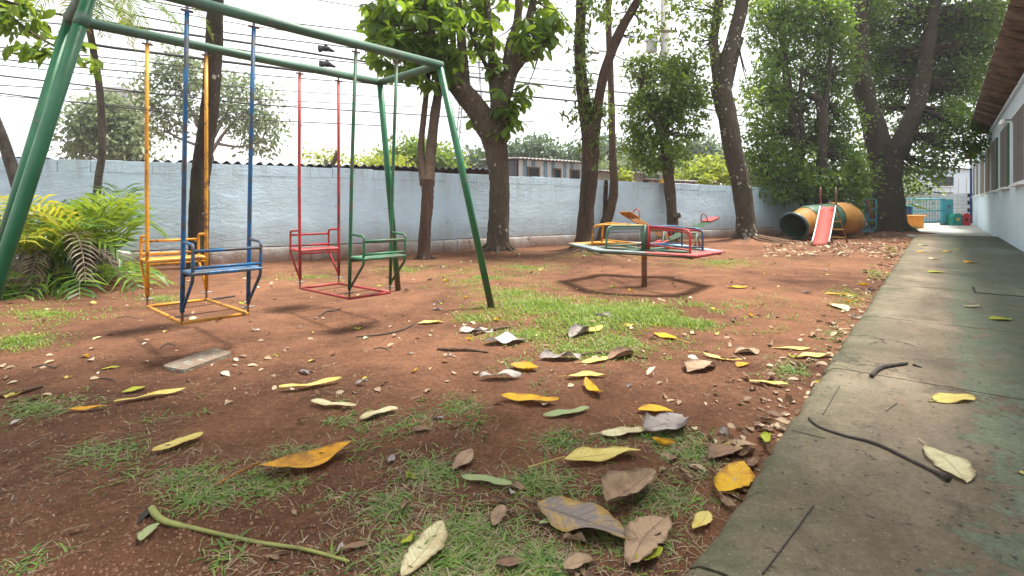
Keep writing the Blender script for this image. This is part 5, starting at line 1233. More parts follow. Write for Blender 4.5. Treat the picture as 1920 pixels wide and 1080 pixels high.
tall_palm('slender ringed palm trunk rising out of the palm bush', [(181, 400, 13), (184, 340, 12), (191, 290, 12), (191, 240, 12), (187, 170, 11), (176, 100, 11), (168, 55, 11), (161, 15, 11), (157, -12, 11)], 7.0,
          [(1, -.5, 1.5, .25, 2.6, 'lf_palm'), (1, .1, 1.0, -.1, 3.0, 'lf_palmy'), (.8, -.2, 1.1, .3, 3.2, 'lf_palmy'), (1, .3, 1.6, .2, 1.9, 'lf_palm'), (.7, -.7, 1.3, .3, 2.9, 'lf_palm'), (-.8, .2, 1.4, .5, 2.6, 'lf_palm'), (-.3, -.9, 1.3, .5, 2.6, 'lf_palm'), (.25, -.4, .9, -.1, 3.2, 'lf_palmy'), (.9, .6, 1.9, .7, 2.4, 'lf_palm'), (-.4, .8, 1.4, .7, 2.4, 'lf_palm'), (0, .9, 1.4, .8, 2.2, 'lf_palm'), (1, -.1, 1.75, .55, 2.7, 'lf_palm')], 1400)
tall_palm('slanting palm trunk at the left edge of the picture', [(48, 400, 20), (32, 345, 19), (18, 300, 18), (4, 258, 17), (-20, 200, 17), (-50, 120, 16), (-90, 20, 16)], 6.9,
          [(-1, .2, 1.4, .7, 2.4, 'lf_palm'), (-.5, .8, 1.4, .7, 2.4, 'lf_palm'), (.2, -1, 1.2, .7, 2.5, 'lf_palm'), (-.6, -.7, 1.4, .6, 2.4, 'lf_palm')], 1450)

# ---- trees far beyond the wall
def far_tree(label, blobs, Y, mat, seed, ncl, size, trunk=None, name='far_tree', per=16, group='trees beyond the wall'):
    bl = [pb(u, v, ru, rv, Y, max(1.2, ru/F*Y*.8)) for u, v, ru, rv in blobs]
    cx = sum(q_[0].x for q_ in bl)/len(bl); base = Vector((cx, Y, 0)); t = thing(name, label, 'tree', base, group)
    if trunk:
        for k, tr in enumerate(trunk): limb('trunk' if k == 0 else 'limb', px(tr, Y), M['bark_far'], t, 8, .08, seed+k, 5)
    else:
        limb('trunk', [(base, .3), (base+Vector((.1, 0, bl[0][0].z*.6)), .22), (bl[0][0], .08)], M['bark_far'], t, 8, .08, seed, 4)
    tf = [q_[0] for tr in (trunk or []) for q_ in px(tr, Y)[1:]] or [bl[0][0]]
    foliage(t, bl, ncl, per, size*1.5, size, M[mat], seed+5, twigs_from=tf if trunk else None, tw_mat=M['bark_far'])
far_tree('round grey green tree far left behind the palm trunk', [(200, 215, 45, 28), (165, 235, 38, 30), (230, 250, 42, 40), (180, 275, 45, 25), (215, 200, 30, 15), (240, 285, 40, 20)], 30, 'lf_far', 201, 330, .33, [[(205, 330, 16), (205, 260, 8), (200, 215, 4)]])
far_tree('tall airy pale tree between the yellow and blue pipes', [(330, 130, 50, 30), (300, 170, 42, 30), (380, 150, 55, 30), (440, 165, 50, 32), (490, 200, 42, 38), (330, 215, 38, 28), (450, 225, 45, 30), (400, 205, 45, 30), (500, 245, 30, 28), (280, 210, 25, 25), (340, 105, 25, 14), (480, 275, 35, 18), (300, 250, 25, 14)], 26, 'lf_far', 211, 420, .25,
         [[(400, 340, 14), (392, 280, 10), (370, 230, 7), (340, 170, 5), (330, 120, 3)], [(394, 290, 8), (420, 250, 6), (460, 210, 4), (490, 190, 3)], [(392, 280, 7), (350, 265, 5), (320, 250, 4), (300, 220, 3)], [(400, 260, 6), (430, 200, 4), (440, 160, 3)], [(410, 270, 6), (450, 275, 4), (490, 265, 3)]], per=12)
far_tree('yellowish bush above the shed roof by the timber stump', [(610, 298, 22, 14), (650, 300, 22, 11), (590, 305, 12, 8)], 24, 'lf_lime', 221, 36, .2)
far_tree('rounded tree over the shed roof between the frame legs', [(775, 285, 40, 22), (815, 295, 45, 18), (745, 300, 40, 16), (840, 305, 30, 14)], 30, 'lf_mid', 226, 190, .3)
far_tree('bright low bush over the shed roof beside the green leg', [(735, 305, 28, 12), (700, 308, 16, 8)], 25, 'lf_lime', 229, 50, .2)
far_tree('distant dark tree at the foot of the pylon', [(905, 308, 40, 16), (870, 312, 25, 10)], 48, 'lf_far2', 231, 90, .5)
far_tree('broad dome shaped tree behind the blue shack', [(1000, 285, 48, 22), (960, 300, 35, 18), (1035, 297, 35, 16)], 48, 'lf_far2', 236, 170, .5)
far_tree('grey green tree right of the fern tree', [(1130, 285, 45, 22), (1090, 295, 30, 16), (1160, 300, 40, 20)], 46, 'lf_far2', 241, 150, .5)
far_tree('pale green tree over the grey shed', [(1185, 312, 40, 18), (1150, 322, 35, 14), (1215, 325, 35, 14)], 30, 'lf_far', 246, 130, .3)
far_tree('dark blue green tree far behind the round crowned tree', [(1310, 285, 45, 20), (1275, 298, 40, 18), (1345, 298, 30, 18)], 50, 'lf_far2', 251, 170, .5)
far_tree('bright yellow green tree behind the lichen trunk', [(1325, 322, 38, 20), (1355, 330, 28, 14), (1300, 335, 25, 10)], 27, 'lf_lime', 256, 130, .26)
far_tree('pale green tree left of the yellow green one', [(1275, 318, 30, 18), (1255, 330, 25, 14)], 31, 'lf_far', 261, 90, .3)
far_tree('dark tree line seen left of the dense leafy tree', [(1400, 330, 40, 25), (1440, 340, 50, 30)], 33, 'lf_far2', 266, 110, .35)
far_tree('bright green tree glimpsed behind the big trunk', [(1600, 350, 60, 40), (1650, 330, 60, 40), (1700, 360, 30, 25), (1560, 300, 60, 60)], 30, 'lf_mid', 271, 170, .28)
for u, v, lab in ((1169, 330, 'small yellow plant on the wall beside the leaning trunk'), (1325, 339, 'small yellow plant on the wall left of the lichen tree')):
    c = on_street(u, v, 13.0); t = thing('wall_plant', lab, 'plant', (c.x, c.y, 0), 'yellow plants along the wall')
    MB().tube([(c.x, c.y, 0), (c.x+.02, c.y, c.z-.1), c], .02, 6).build('stem', M['petiole'], t)
    foliage(t, [(c, .3, .3, .22)], 26, 9, .08, .17, M['lf_lime'], 280+u, LEAF_M)
# banana leaf and low weeds by the big tree
c = D(1698, 432, 19.5); c.z = 0; t = thing('banana_plant', 'small banana plant with one broad leaf beside the big trunk', 'plant', c)
MB().tube([c, c+Vector((.02, 0, .5)), D(1696, 384, 19.5)], [.06, .05, .03], 8).build('stem', M['petiole'], t, True)
pts = [D(1697, 383, 19.5), D(1710, 382, 19.3), D(1724, 387, 19.1), D(1741, 394, 19.0)]; m = MB(); vs = []
o_, _ = smooth_path([(p, 0) for p in pts], 6)
for i, p in enumerate(o_):
    w_ = .16*math.sin(math.pi*(i+.6)/(len(o_)+.3))**.6; vs += [p+Vector((.3*w_, -w_, -.35*w_)), p, p+Vector((-.3*w_, w_, -.1*w_))]
m.add(vs, [(3*i+j, 3*i+j+1, 3*i+j+4, 3*i+j+3) for i in range(len(o_)-1) for j in range(2)]); m.build('leaf', M['lf_lime'], t, True)
# ================================================================ fallen leaves, sticks, grass
M['fl_yel'] = m_fallen('fallen_yellow', (.72, .43, .012), (.5, .22, .012), .35, (.72, .5, .1)); M['fl_pale'] = m_fallen('fallen_pale_yellow', (.72, .60, .19), (.6, .42, .07), .4, (.42, .32, .10))
M['fl_cream'] = m_fallen('fallen_cream', (.70, .65, .40), (.48, .36, .18), .3, (.40, .34, .19)); M['fl_org'] = m_fallen('fallen_orange', (.70, .34, .01), (.36, .16, .03), .5, (.3, .14, .03))
M['fl_brn'] = m_fallen('fallen_brown', (.25, .15, .09), (.13, .075, .05), .5, (.12, .07, .045), .1, .7); M['fl_tan'] = m_fallen('fallen_tan', (.38, .26, .165), (.22, .14, .09), .5, (.2, .13, .085), .12, .7)
M['fl_gry'] = m_fallen('fallen_grey', (.36, .32, .30), (.15, .12, .11), .5, (.2, .17, .16), .1, .8); M['fl_grn'] = m_fallen('fallen_green', (.30, .38, .17), (.42, .42, .20), .4, (.4, .46, .25))
M['fl_mot'] = m_fallen('fallen_mottled', (.20, .165, .15), (.50, .30, .05), .42, (.08, .065, .06), .08, .6); M['fl_lime'] = m_fallen('fallen_lime', (.34, .40, .03), (.5, .42, .03), .4, (.42, .46, .1))
M['fl_wht'] = m_fallen('fallen_bleached', (.55, .51, .46), (.30, .25, .22), .4, (.3, .26, .23), .15, .8)
def leaf_geo(L, w, seed, fold=.25, bend=.0, wave=.02, curl=.0, obov=.0, stem=.0, shape=1.0):
    """flat-lying leaf: local x along (0..L), y across; returns verts, faces, uv"""
    r_ = random.Random(seed); nu, nv = 18, 6; V = []; UV = []; Fc = []
    ph = [r_.uniform(0, 6.28) for _ in range(6)]; sweep_ = r_.uniform(-.10, .10)*L
    for i in range(nu+1):
        t = i/nu; prof = (math.sin(math.pi*min(1, max(0, t)))**(.62*shape))*(1+obov*(t-.5)) if 0 < t < 1 else .03
        hw = L*w*.5*max(prof, .03)
        rag = [r_.uniform(-.09, .05) for _ in (0, 1)]
        for j in range(nv+1):
            s = 2*j/nv-1; x = L*t; wob = 1+.05*math.sin(9*t+ph[0]+s)+.035*math.sin(23*t+ph[4]*s)+.03*math.sin(41*t+ph[5]+2*s); y = hw*s*wob*(1+(rag[0 if s < 0 else 1] if abs(s) > .9 else 0))+sweep_*math.sin(math.pi*t)
            z = .6*fold*abs(s)*hw + bend*L*(4*(t-.5)**2) + .8*wave*L*(math.sin(7*t+ph[1])*s+.7*math.sin(12*t+ph[2])*s*s)+curl*hw*s*s*(1+math.sin(3*t+ph[3]))
            V.append((x, y, z)); UV.append((j/nv, t))
    for i in range(nu):
        for j in range(nv):
            a = i*(nv+1)+j; Fc.append((a, a+1, a+nv+2, a+nv+1))
    if stem > 0:
        n0 = len(V); k = 6; z0 = bend*L
        for i in range(k+1):
            t = i/k; x = -stem*t+.04*L*(1-t); y = .03*stem*math.sin(2.2*t+ph[4])*2; z = z0*(1-t)+.003; r0 = .0022+.0009*t
            for a in range(4): V.append((x, y+r0*math.cos(a*1.571), z+r0*math.sin(a*1.571))); UV.append((.5, .0))
        for i in range(k):
            for a in range(4): Fc.append((n0+i*4+a, n0+i*4+(a+1) % 4, n0+(i+1)*4+(a+1) % 4, n0+(i+1)*4+a))
    return V, Fc, UV
def leaf_mesh(seed, **k):
    V, Fc, UV = leaf_geo(seed=seed, **k); me = bpy.data.meshes.new('fallen_leaf'); me.from_pydata(V, [], Fc)
    l = me.uv_layers.new(name='UVMap'); 
    for p in me.polygons:
        p.use_smooth = True
        for li in p.loop_indices: l.data[li].uv = UV[me.loops[li].vertex_index]
    me.update(); return me
lid = [0]
def fallen(p1, p2, w, mat, label, zs=None, tilt=0.0, **k):
    """p1 stalk end, p2 tip, both pixels on the ground"""
    z = 0.1 if zs == 'path' else 0.0
    A = G(*p1, z); B = G(*p2, z)
    vm = (p1[1]+p2[1])/2; kf = 1.0 if vm > 840 else (.75 if vm > 720 else .5)
    Ym = (A.y+B.y)/2; ya, yb = Ym+(A.y-Ym)*kf, Ym+(B.y-Ym)*kf
    A = Vector(((p1[0]-U0)/F*ya, ya, z)); B = Vector(((p2[0]-U0)/F*yb, yb, z)); d = B-A; L = d.length; lid[0] += 1
    me = leaf_mesh(lid[0]*13, L=L, w=w, **k); me.materials.append(M[mat])
    zz = [v.co.z for v in me.vertices]; lo = min(zz)-(.012 if zs is None and vm > 700 else 0)
    if z > 0: za = zb = .1005
    else:
        za = zb = None; hs = [gz(A.x+d.x*t, A.y+d.y*t) for t in (0, .25, .5, .75, 1)]; za = hs[0]; zb = hs[-1]; mid = max(0, max(hs)-.5*(za+zb)); za += mid*.6; zb += mid*.6
    o = bpy.data.objects.new('fallen_leaf', me); COL.objects.link(o); o.location = (A.x, A.y, za+.004-lo*.75)
    o.rotation_euler = (tilt, -math.atan2(zb-za, L), math.atan2(d.y, d.x))
    props(o, label, 'leaf', 'large fallen leaves'); return o
LV = [
 ((480, 897), (662, 848), .34, 'fl_org', 'large glossy orange yellow leaf with long stalk in the left foreground', dict(stem=.12, bend=.10, fold=.5)),
 ((285, 862), (381, 824), .36, 'fl_pale', 'pale yellow leaf left of the large orange yellow leaf', dict(fold=.3, bend=.05)),
 ((213, 764), (349, 735), .17, 'fl_pale', 'long narrow pale yellow leaf near the left grass tufts', dict(fold=.5)),
 ((208, 764), (124, 776), .2, 'fl_org', 'narrow orange leaf touching a long pale leaf on the left', dict(fold=.4)),
 ((523, 741), (640, 720), .22, 'fl_pale', 'pale yellow leaf in front of the swing shadow', dict(bend=.05)),
 ((583, 761), (668, 769), .24, 'fl_cream', 'cream leaf just below the pale yellow leaf in front of the swing', dict(fold=.3)),
 ((675, 797), (746, 769), .34, 'fl_cream', 'greenish cream leaf with ragged edge left of centre', dict(wave=.03)),
 ((1055, 872), (1201, 856), .30, 'fl_pale', 'broad yellow leaf with dark midrib in the centre foreground', dict(stem=.14, bend=.05, fold=.35, wave=.03)),
 ((865, 896), (961, 912), .26, 'fl_grn', 'smooth pale green leaf in the centre foreground', dict(fold=.3)),
 ((752, 1086), (830, 984), .36, 'fl_cream', 'large cream leaf with brown tip at the bottom edge', dict(fold=.15, wave=.012)),
 ((1000, 952), (1196, 1022), .40, 'fl_mot', 'big grey and yellow mottled rotting leaf near the path corner', dict(stem=.05, fold=.3, wave=.05)),
 ((1138, 966), (1226, 905), .50, 'fl_tan', 'curled tan brown leaf standing beside the mottled leaf', dict(fold=.9, bend=.12, curl=.2)),
 ((1182, 1068), (1250, 978), .42, 'fl_tan', 'brown leaf lying against the path corner', dict(fold=.35, wave=.04)),
 ((1345, 932), (1396, 880), .46, 'fl_yel', 'deep yellow leaf leaning on the path edge', dict(fold=.3, bend=.06)),
 ((940, 750), (1048, 765), .34, 'fl_yel', 'yellow leaf with black specks and bleached tip in the middle', dict(fold=.25, bend=.04)),
 ((1105, 770), (1018, 788), .26, 'fl_grn', 'pale green leaf with brown stalk end right of the specked leaf', dict(fold=.3)),
 ((1125, 822), (1213, 809), .34, 'fl_cream', 'pale cream leaf above the broad yellow leaf', dict(fold=.2, stem=.05)),
 ((1195, 775), (1263, 776), .48, 'fl_yel', 'small bright yellow leaf right of centre', dict(fold=.35)),
 ((1210, 822), (1281, 786), .62, 'fl_gry', 'crumpled dark grey leaf beside the small bright yellow leaf', dict(wave=.08, fold=.4)),
 ((1098, 720), (1130, 756), .30, 'fl_yel', 'yellow leaf tipped towards the camera right of the bleached leaves', dict(fold=.4, bend=.15)),
 ((1062, 712), (1137, 709), .32, 'fl_pale', 'pale yellow leaf above the tipped yellow leaf', dict(fold=.3, stem=.05)),
 ((900, 716), (978, 710), .32, 'fl_wht', 'bleached grey leaf in the middle grass', dict(wave=.07, fold=.4)),
 ((955, 690), (1009, 700), .7, 'fl_org', 'orange spotted leaf curled over in the middle grass', dict(fold=.7, bend=.1)),
 ((910, 652), (986, 640), .5, 'fl_wht', 'large bleached white leaf with orange edge behind the grass', dict(wave=.07, fold=.4)),
 ((862, 624), (925, 628), .5, 'fl_wht', 'bleached white leaf right of the swing frame foot', dict(wave=.07, fold=.3)),
 ((1068, 640), (1103, 618), .5, 'fl_gry', 'curled grey leaf under a yellow one in the mid grass', dict(fold=.8, curl=.4)),
 ((1095, 633), (1129, 611), .4, 'fl_pale', 'yellow leaf lying on a curled grey leaf in the mid grass', dict(bend=.1, fold=.4)),
 ((1268, 641), (1227, 620), .55, 'fl_yel', 'glossy yellow leaf with stalk below the green grass patch', dict(stem=.12, fold=.3, bend=.05)),
 ((1012, 678), (1090, 672), .36, 'fl_gry', 'crumpled grey leaf beside a root in the middle', dict(wave=.08, fold=.5)),
 ((1090, 690), (1141, 667), .34, 'fl_pale', 'pale yellow leaf beside the crumpled grey leaf', dict(fold=.4, stem=.05)),
 ((1140, 682), (1188, 660), .4, 'fl_brn', 'curled brown leaf right of the middle root', dict(fold=.8, curl=.3)),
 ((1318, 657), (1392, 684), .20, 'fl_pale', 'bent pale yellow leaf with long stalk near the path', dict(stem=.1, bend=.08, fold=.4)),
 ((1288, 704), (1340, 678), .62, 'fl_tan', 'wrinkled tan leaf right of the middle', dict(wave=.06, fold=.5)),
 ((1378, 662), (1426, 656), .62, 'fl_tan', 'round curled tan leaf near the path', dict(curl=.7, wave=.05)),
 ((1384, 690), (1403, 674), .5, 'fl_org', 'small orange scrap of leaf near the path', dict(fold=.5)),
 ((1405, 710), (1478, 724), .24, 'fl_pale', 'cream yellow leaf on bare dirt near the path', dict(fold=.3, bend=.03)),
 ((1445, 648), (1522, 656), .22, 'fl_pale', 'long pale yellow leaf beside the path grass', dict(fold=.4)),
 ((1490, 672), (1560, 666), .24, 'fl_pale', 'yellow leaf lying against the mossy path edge', dict(fold=.4, wave=.03)),
 ((1552, 566), (1588, 592), .40, 'fl_cream', 'cream leaf with upright stalk beside the path', dict(stem=.1, fold=.5)),
 ((1546, 550), (1599, 557), .34, 'fl_yel', 'bright yellow leaf beside the path further back', dict(fold=.3)),
 ((1364, 541), (1402, 539), .5, 'fl_yel', 'bright yellow leaf on the dirt right of the merry-go-round post', dict(fold=.35, bend=.06)),
 ((1114, 586), (1146, 604), .4, 'fl_wht', 'bleached leaf lying on the green grass patch', dict(fold=.6, curl=.5)),
 ((782, 610), (832, 607), .34, 'fl_pale', 'pale leaf left of the swing frame foot', dict(fold=.5)),
 ((190, 698), (224, 687), .5, 'fl_lime', 'small green leaf left of the loose board', dict(fold=.3)),
 ((228, 744), (274, 727), .5, 'fl_lime', 'green leaf above the long narrow leaf on the left', dict(fold=.3)),
 ((262, 1028), (298, 990), .42, 'fl_grn', 'small pale green leaf under the knob of the long stalk', dict(fold=.3)),
 ((925, 988), (942, 946), .42, 'fl_tan', 'small brown leaf left of the mottled leaf', dict(fold=.4)),
 ((1056, 1072), (1112, 1052), .55, 'fl_tan', 'curled tan leaf at the bottom edge near the path corner', dict(fold=.6, curl=.3)),
 ((1192, 1060), (1244, 1046), .45, 'fl_lime', 'yellow green leaf poking out at the path corner', dict(fold=.6, bend=.15)),
 ((1300, 1000), (1326, 965), .4, 'fl_pale', 'small yellow leaf on the worn path edge corner', dict(fold=.5)),
 ((1170, 1002), (1240, 1010), .5, 'fl_brn', 'dark brown leaf half under the mottled leaf', dict(fold=.3, wave=.05)),
 ((1330, 870), (1390, 850), .5, 'fl_brn', 'brown leaf above the deep yellow leaf at the path edge', dict(fold=.6)),
 ((1360, 838), (1420, 842), .4, 'fl_tan', 'tan leaf beside the path above the deep yellow one', dict(fold=.6)),
 ((770, 818), (808, 812), .5, 'fl_brn', 'small reddish brown leaf left of the grass tufts', dict(fold=.5)),
 ((112, 1010), (170, 996), .24, 'fl_brn', 'thin brown leaf on bare dirt at lower left', dict(fold=.5)),
 ((640, 1032), (690, 1024), .35, 'fl_brn', 'brown leaf at the tip of the long stalk', dict(fold=.6)),
 ((930, 1060), (975, 1050), .6, 'fl_brn', 'dark brown leaf in the bottom grass tuft', dict(fold=.4)),
 ((1010, 985), (1060, 968), .36, 'fl_grn', 'green scrap of leaf above the mottled leaf', dict(fold=.5)),
 ((850, 884), (882, 846), .4, 'fl_tan', 'small dry leaf left of the pale green leaf', dict(fold=.5)),
 ((1020, 770), (1028, 752), .5, 'fl_wht', 'small bleached scrap beside the specked leaf', dict(fold=.3)),
 ((20, 800), (40, 788), .5, 'fl_wht', 'small white leaf at the left edge', dict(fold=.6)),
 ((330, 845), (300, 852), .5, 'fl_brn', 'brown scrap beside the pale yellow leaf on the left', dict(fold=.6)),
]
for p1, p2, w_, mt, lab, kw in LV: fallen(p1, p2, w_, mt, lab, **kw)
for p1, p2, w_, mt, lab, kw in [
 ((1752, 756), (1826, 744), .46, 'fl_pale', 'pale yellow leaf lying alone on the path', dict(stem=.03, fold=.15)),
 ((1736, 838), (1812, 908), .44, 'fl_cream', 'large cream leaf with upright stalk end on the path touching the long stick', dict(stem=.05, fold=.2)),
 ((1858, 601), (1892, 598), .7, 'fl_lime', 'yellow green leaf at the right edge of the path', dict(fold=.3)),
 ((1806, 577), (1836, 576), .35, 'fl_cream', 'small curled cream leaf on the path', dict(fold=.8, bend=.1)),
 ((1742, 512), (1766, 510), .7, 'fl_lime', 'yellow leaf in the middle of the path further back', dict(fold=.3)),
 ((1811, 494), (1832, 492), .7, 'fl_yel', 'deep yellow leaf on the path beyond the cover plate', dict(fold=.3)),
 ((1720, 473), (1732, 472), .8, 'fl_yel', 'small yellow leaf on the path near the left edge far back', dict(fold=.3)),
 ((1770, 473), (1784, 472), .8, 'fl_yel', 'small yellow leaf beside the bright patch on the path', dict(fold=.3)),
 ((1790, 469), (1802, 468), .8, 'fl_lime', 'greenish leaf on the bright patch of the path', dict(fold=.3)),
 ((1745, 487), (1757, 485), .8, 'fl_cream', 'tiny cream leaf on the path far back', dict(fold=.5)),
 ((1804, 440), (1812, 441), .9, 'fl_lime', 'farthest greenish leaf on the path', dict(fold=.4)),
 ((1725, 461), (1738, 460), .9, 'fl_grn', 'pale green leaf on the far path by the dirt edge', dict(fold=.4)),
 ((1915, 885), (1925, 895), .5, 'fl_pale', 'leaf tip entering at the right edge of the path', dict(fold=.3))]:
    fallen(p1, p2, w_, mt, lab, zs='path', **kw)

# scattered smaller leaves, each its own object
base_m = []
for i, mt in enumerate(['fl_brn', 'fl_tan', 'fl_brn', 'fl_wht', 'fl_pale', 'fl_yel', 'fl_tan', 'fl_lime', 'fl_gry']):
    for k in range(3):
        me = leaf_mesh(900+i*3+k, L=1.0, w=random.uniform(.26, .46), fold=random.uniform(.5, 1.3), bend=random.uniform(0, .2), wave=random.uniform(.04, .10), curl=random.uniform(0, .5)); me.materials.append(M[mt]); base_m.append(me)
def strew(n, samp, smin, smax, label, group, weights=None, seed=1):
    r_ = random.Random(seed)
    for i in range(n):
        u, v = samp(r_); p = G(u, v); a_, o_ = path_ao(p)
        if o_ > -.03: continue
        me = r_.choices(base_m, weights)[0] if weights else r_.choice(base_m); s = r_.uniform(smin, smax)
        o = bpy.data.objects.new('dry_leaf', me); COL.objects.link(o); o.location = (p.x, p.y, gz(p.x, p.y)+.004); o.rotation_euler = (r_.uniform(-.25, .25), r_.uniform(-.2, .1), r_.uniform(0, 6.28)); o.scale = (s, s, s)
        cw = CW[me.materials[0].name]; props(o, label % cw, 'leaf', cw+' '+group)
CW = {'fallen_brown': 'brown', 'fallen_tan': 'tan', 'fallen_bleached': 'bleached white', 'fallen_pale_yellow': 'pale yellow', 'fallen_yellow': 'deep yellow', 'fallen_lime': 'greenish', 'fallen_grey': 'grey'}
def edge_uv(r_):
    v = 470+(960-470)*r_.random()**2.4; p = G(0, v); t = (p.y-PE.y)/PD.y; e = PE+PD*t; q_ = e-PN*abs(r_.gauss(.03, .16)); u = U0+F*q_.x/q_.y
    return u, F/q_.y+V0
wt_b = [3]*3+[3]*3+[3]*3+[1]*3+[1]*3+[.6]*3+[3]*3+[.5]*3+[1.5]*3
strew(120, edge_uv, .05, .12, 'small dry %s leaf drifted against the path edge', 'dry leaves along the path edge', wt_b, 31)
wt_m = [1]*3+[1.5]*3+[1]*3+[.8]*3+[2.5]*3+[1.5]*3+[1.5]*3+[1.5]*3+[1]*3
strew(60, lambda r_: (r_.uniform(760, 1560), r_.uniform(465, 640)), .05, .12, 'small %s leaf on the dirt around the merry-go-round', 'small leaves around the merry-go-round', wt_m, 32)
strew(28, lambda r_: (r_.uniform(0, 900), r_.uniform(510, 760)), .04, .09, 'small %s leaf on the dirt under or left of the swings', 'small leaves around the swings', wt_m, 33)
strew(34, lambda r_: (r_.uniform(500, 1350), r_.uniform(680, 1070)), .03, .075, 'small %s leaf scrap among the foreground grass', 'leaf scraps in the foreground', wt_b, 34)
# leaf litter nobody could count, towards the back
def litter(name, n, samp, smin, smax, cols, label, seed):
    r_ = np.random.default_rng(seed); uv = np.array([samp(r_) for _ in range(n)]); Y = F/(uv[:, 1]-V0); X = (uv[:, 0]-U0)/F*Y
    q_ = np.stack([X-PE.x, Y-PE.y], 1)@np.array([PN.x, PN.y]); k = q_ < -.02; X, Y = X[k], Y[k]; n = len(X)
    pos = np.stack([X, Y, gh(X, Y)+.008], 1); fwd = r_.normal(size=(n, 3)); fwd[:, 2] *= .25; up = r_.normal(size=(n, 3))*.35; up[:, 2] += 1
    s = r_.uniform(smin, smax, n); o = scatter(name, LEAF_M[0], LEAF_M[1], pos, fwd, up, np.stack([s*1.1, s, s*1.1], 1), M[cols], None, (0, 0, 0)); props(o, label, 'leaf litter', kind='stuff')
M['lit_b'] = m_leaf('brown_litter', [(.10, .06, .04), (.20, .13, .085), (.32, .23, .15), (.42, .33, .22), (.30, .20, .12), (.5, .42, .28)], .1, .8, (.3, .2, .1))
M['lit_p'] = m_leaf('pale_litter', [(.48, .43, .34), (.55, .50, .40), (.42, .33, .22), (.55, .40, .05), (.45, .44, .10), (.6, .56, .5)], .15, .7, (.4, .3, .1))
litter('leaf_litter', 800, lambda r_: (r_.uniform(1430, 1720), 437+45*r_.random()**1.4), .06, .16, 'lit_b', 'brown leaf litter on the shaded dirt below the big tree', 41)
litter('pale_leaf_litter', 130, lambda r_: (r_.uniform(0, 1560), 462+260*r_.random()**2.2), .03, .09, 'lit_p', 'fine pale leaf litter strewn over the dirt', 42)
litter('brown_leaf_litter', 420, lambda r_: (r_.uniform(0, 1500), 462+300*r_.random()**1.6), .02, .07, 'lit_b', 'fine brown leaf litter strewn over the dirt', 43)
rr_ = random.Random(9)
litter('edge_leaf_litter', 450, lambda r_: edge_uv(rr_), .015, .07, 'lit_b', 'dense brown leaf litter drifted against the path edge', 44)
# crumbs of soil and grit
r_ = np.random.default_rng(51); n = 26000; uv = np.stack([r_.uniform(-20, 1500, n), 560+560*r_.random(n)**.9], 1); Y = F/(uv[:, 1]-V0); X = (uv[:, 0]-U0)/F*Y
k = (np.stack([X-PE.x, Y-PE.y], 1)@np.array([PN.x, PN.y])) < -.01; X, Y = X[k], Y[k]; n = len(X)
TET = ([(-.5, -.4, 0), (.5, -.45, 0), (.05, .55, 0), (-.3, -.2, .55), (.32, -.15, .5), (.0, .3, .6)], [(0, 1, 4), (0, 4, 3), (1, 2, 5), (1, 5, 4), (2, 0, 3), (2, 3, 5), (3, 4, 5)])
M['crumb'] = m_leaf('soil_crumbs', [(.09, .042, .026), (.15, .07, .042), (.22, .11, .066), (.27, .16, .10), (.12, .055, .034), (.2, .12, .08)], .0, .95, (.1, .05, .03))
pos = np.stack([X, Y, gh(X, Y)-.001], 1); fwd = r_.normal(size=(n, 3)); fwd[:, 2] *= .2; up = r_.normal(size=(n, 3))*.25; up[:, 2] += 1
o = scatter('soil_crumbs', TET[0], TET[1], pos, fwd, up, .003+.009*r_.random(n)**3, M['crumb'], None, (0, 0, 0)); props(o, 'loose red soil crumbs and grit on the dirt', 'soil', kind='stuff')

# ---- grass
M['grass'] = m_leaf('green_grass', [(.055, .12, .024), (.09, .18, .033), (.135, .235, .04), (.20, .28, .055), (.12, .20, .04)], .35, .5, (.35, .45, .04))
M['grass_yg'] = m_leaf('yellow_green_grass', [(.07, .14, .02), (.11, .20, .028), (.16, .255, .035), (.24, .30, .05), (.34, .33, .12)], .4, .5, (.38, .50, .04))  # yellower grass with a few straw coloured blades
M['grass_dry'] = m_leaf('dry_grass', [(.34, .29, .18), (.42, .36, .22), (.25, .19, .12), (.30, .30, .12)], .2, .7, (.4, .35, .15))
def grass_at(X, Y, lmin, lmax, wd, lean, r_, mat, name, label):
    k = (np.stack([X-PE.x, Y-PE.y], 1)@np.array([PN.x, PN.y])) < .0; X, Y = X[k], Y[k]; n = len(X)
    a = r_.uniform(0, 6.283, n); ln = np.abs(r_.normal(lean, .45, n)); fwd = np.stack([np.cos(a)*ln, np.sin(a)*ln, np.full(n, .75)], 1)
    up = np.stack([np.cos(a), np.sin(a), np.full(n, -.2)], 1)*-1.0; up[:, 2] = .9
    L = r_.uniform(lmin, lmax, n); W_ = wd*r_.uniform(.7, 1.3, n)
    pos = np.stack([X, Y, gh(X, Y)-.004], 1); o = scatter(name, BLADE[0], BLADE[1], pos, fwd, up, np.stack([W_, L, L*1.4], 1), M[mat], None, (0, 0, 0)); props(o, label, 'grass', kind='stuff'); return o
def ell(r_, zones, n, tuft=0, per=1, sp=.03, th=.40):
    w = np.array([z[4] for z in zones], float); w /= w.sum(); idx = r_.choice(len(zones), n, p=w); z = np.array([q_[:4] for q_ in zones])[idx]
    a = r_.uniform(0, 6.283, n); q_ = np.minimum(np.abs(r_.normal(size=n))*.62, 1.5); u = z[:, 0]+z[:, 2]*q_*np.cos(a); v = np.maximum(z[:, 1]+z[:, 3]*q_*np.sin(a), 460); Y = F/(v-V0); X = (u-U0)/F*Y
    clump = fbm(X*3.1, Y*3.1, 3, 91); keep = clump > th+.12*r_.random(n); X, Y = X[keep], Y[keep]
    if tuft:
        X = np.repeat(X, per); Y = np.repeat(Y, per); X = X+r_.normal(size=len(X))*sp; Y = Y+r_.normal(size=len(Y))*sp
    return X, Y
g1 = np.random.default_rng(61)
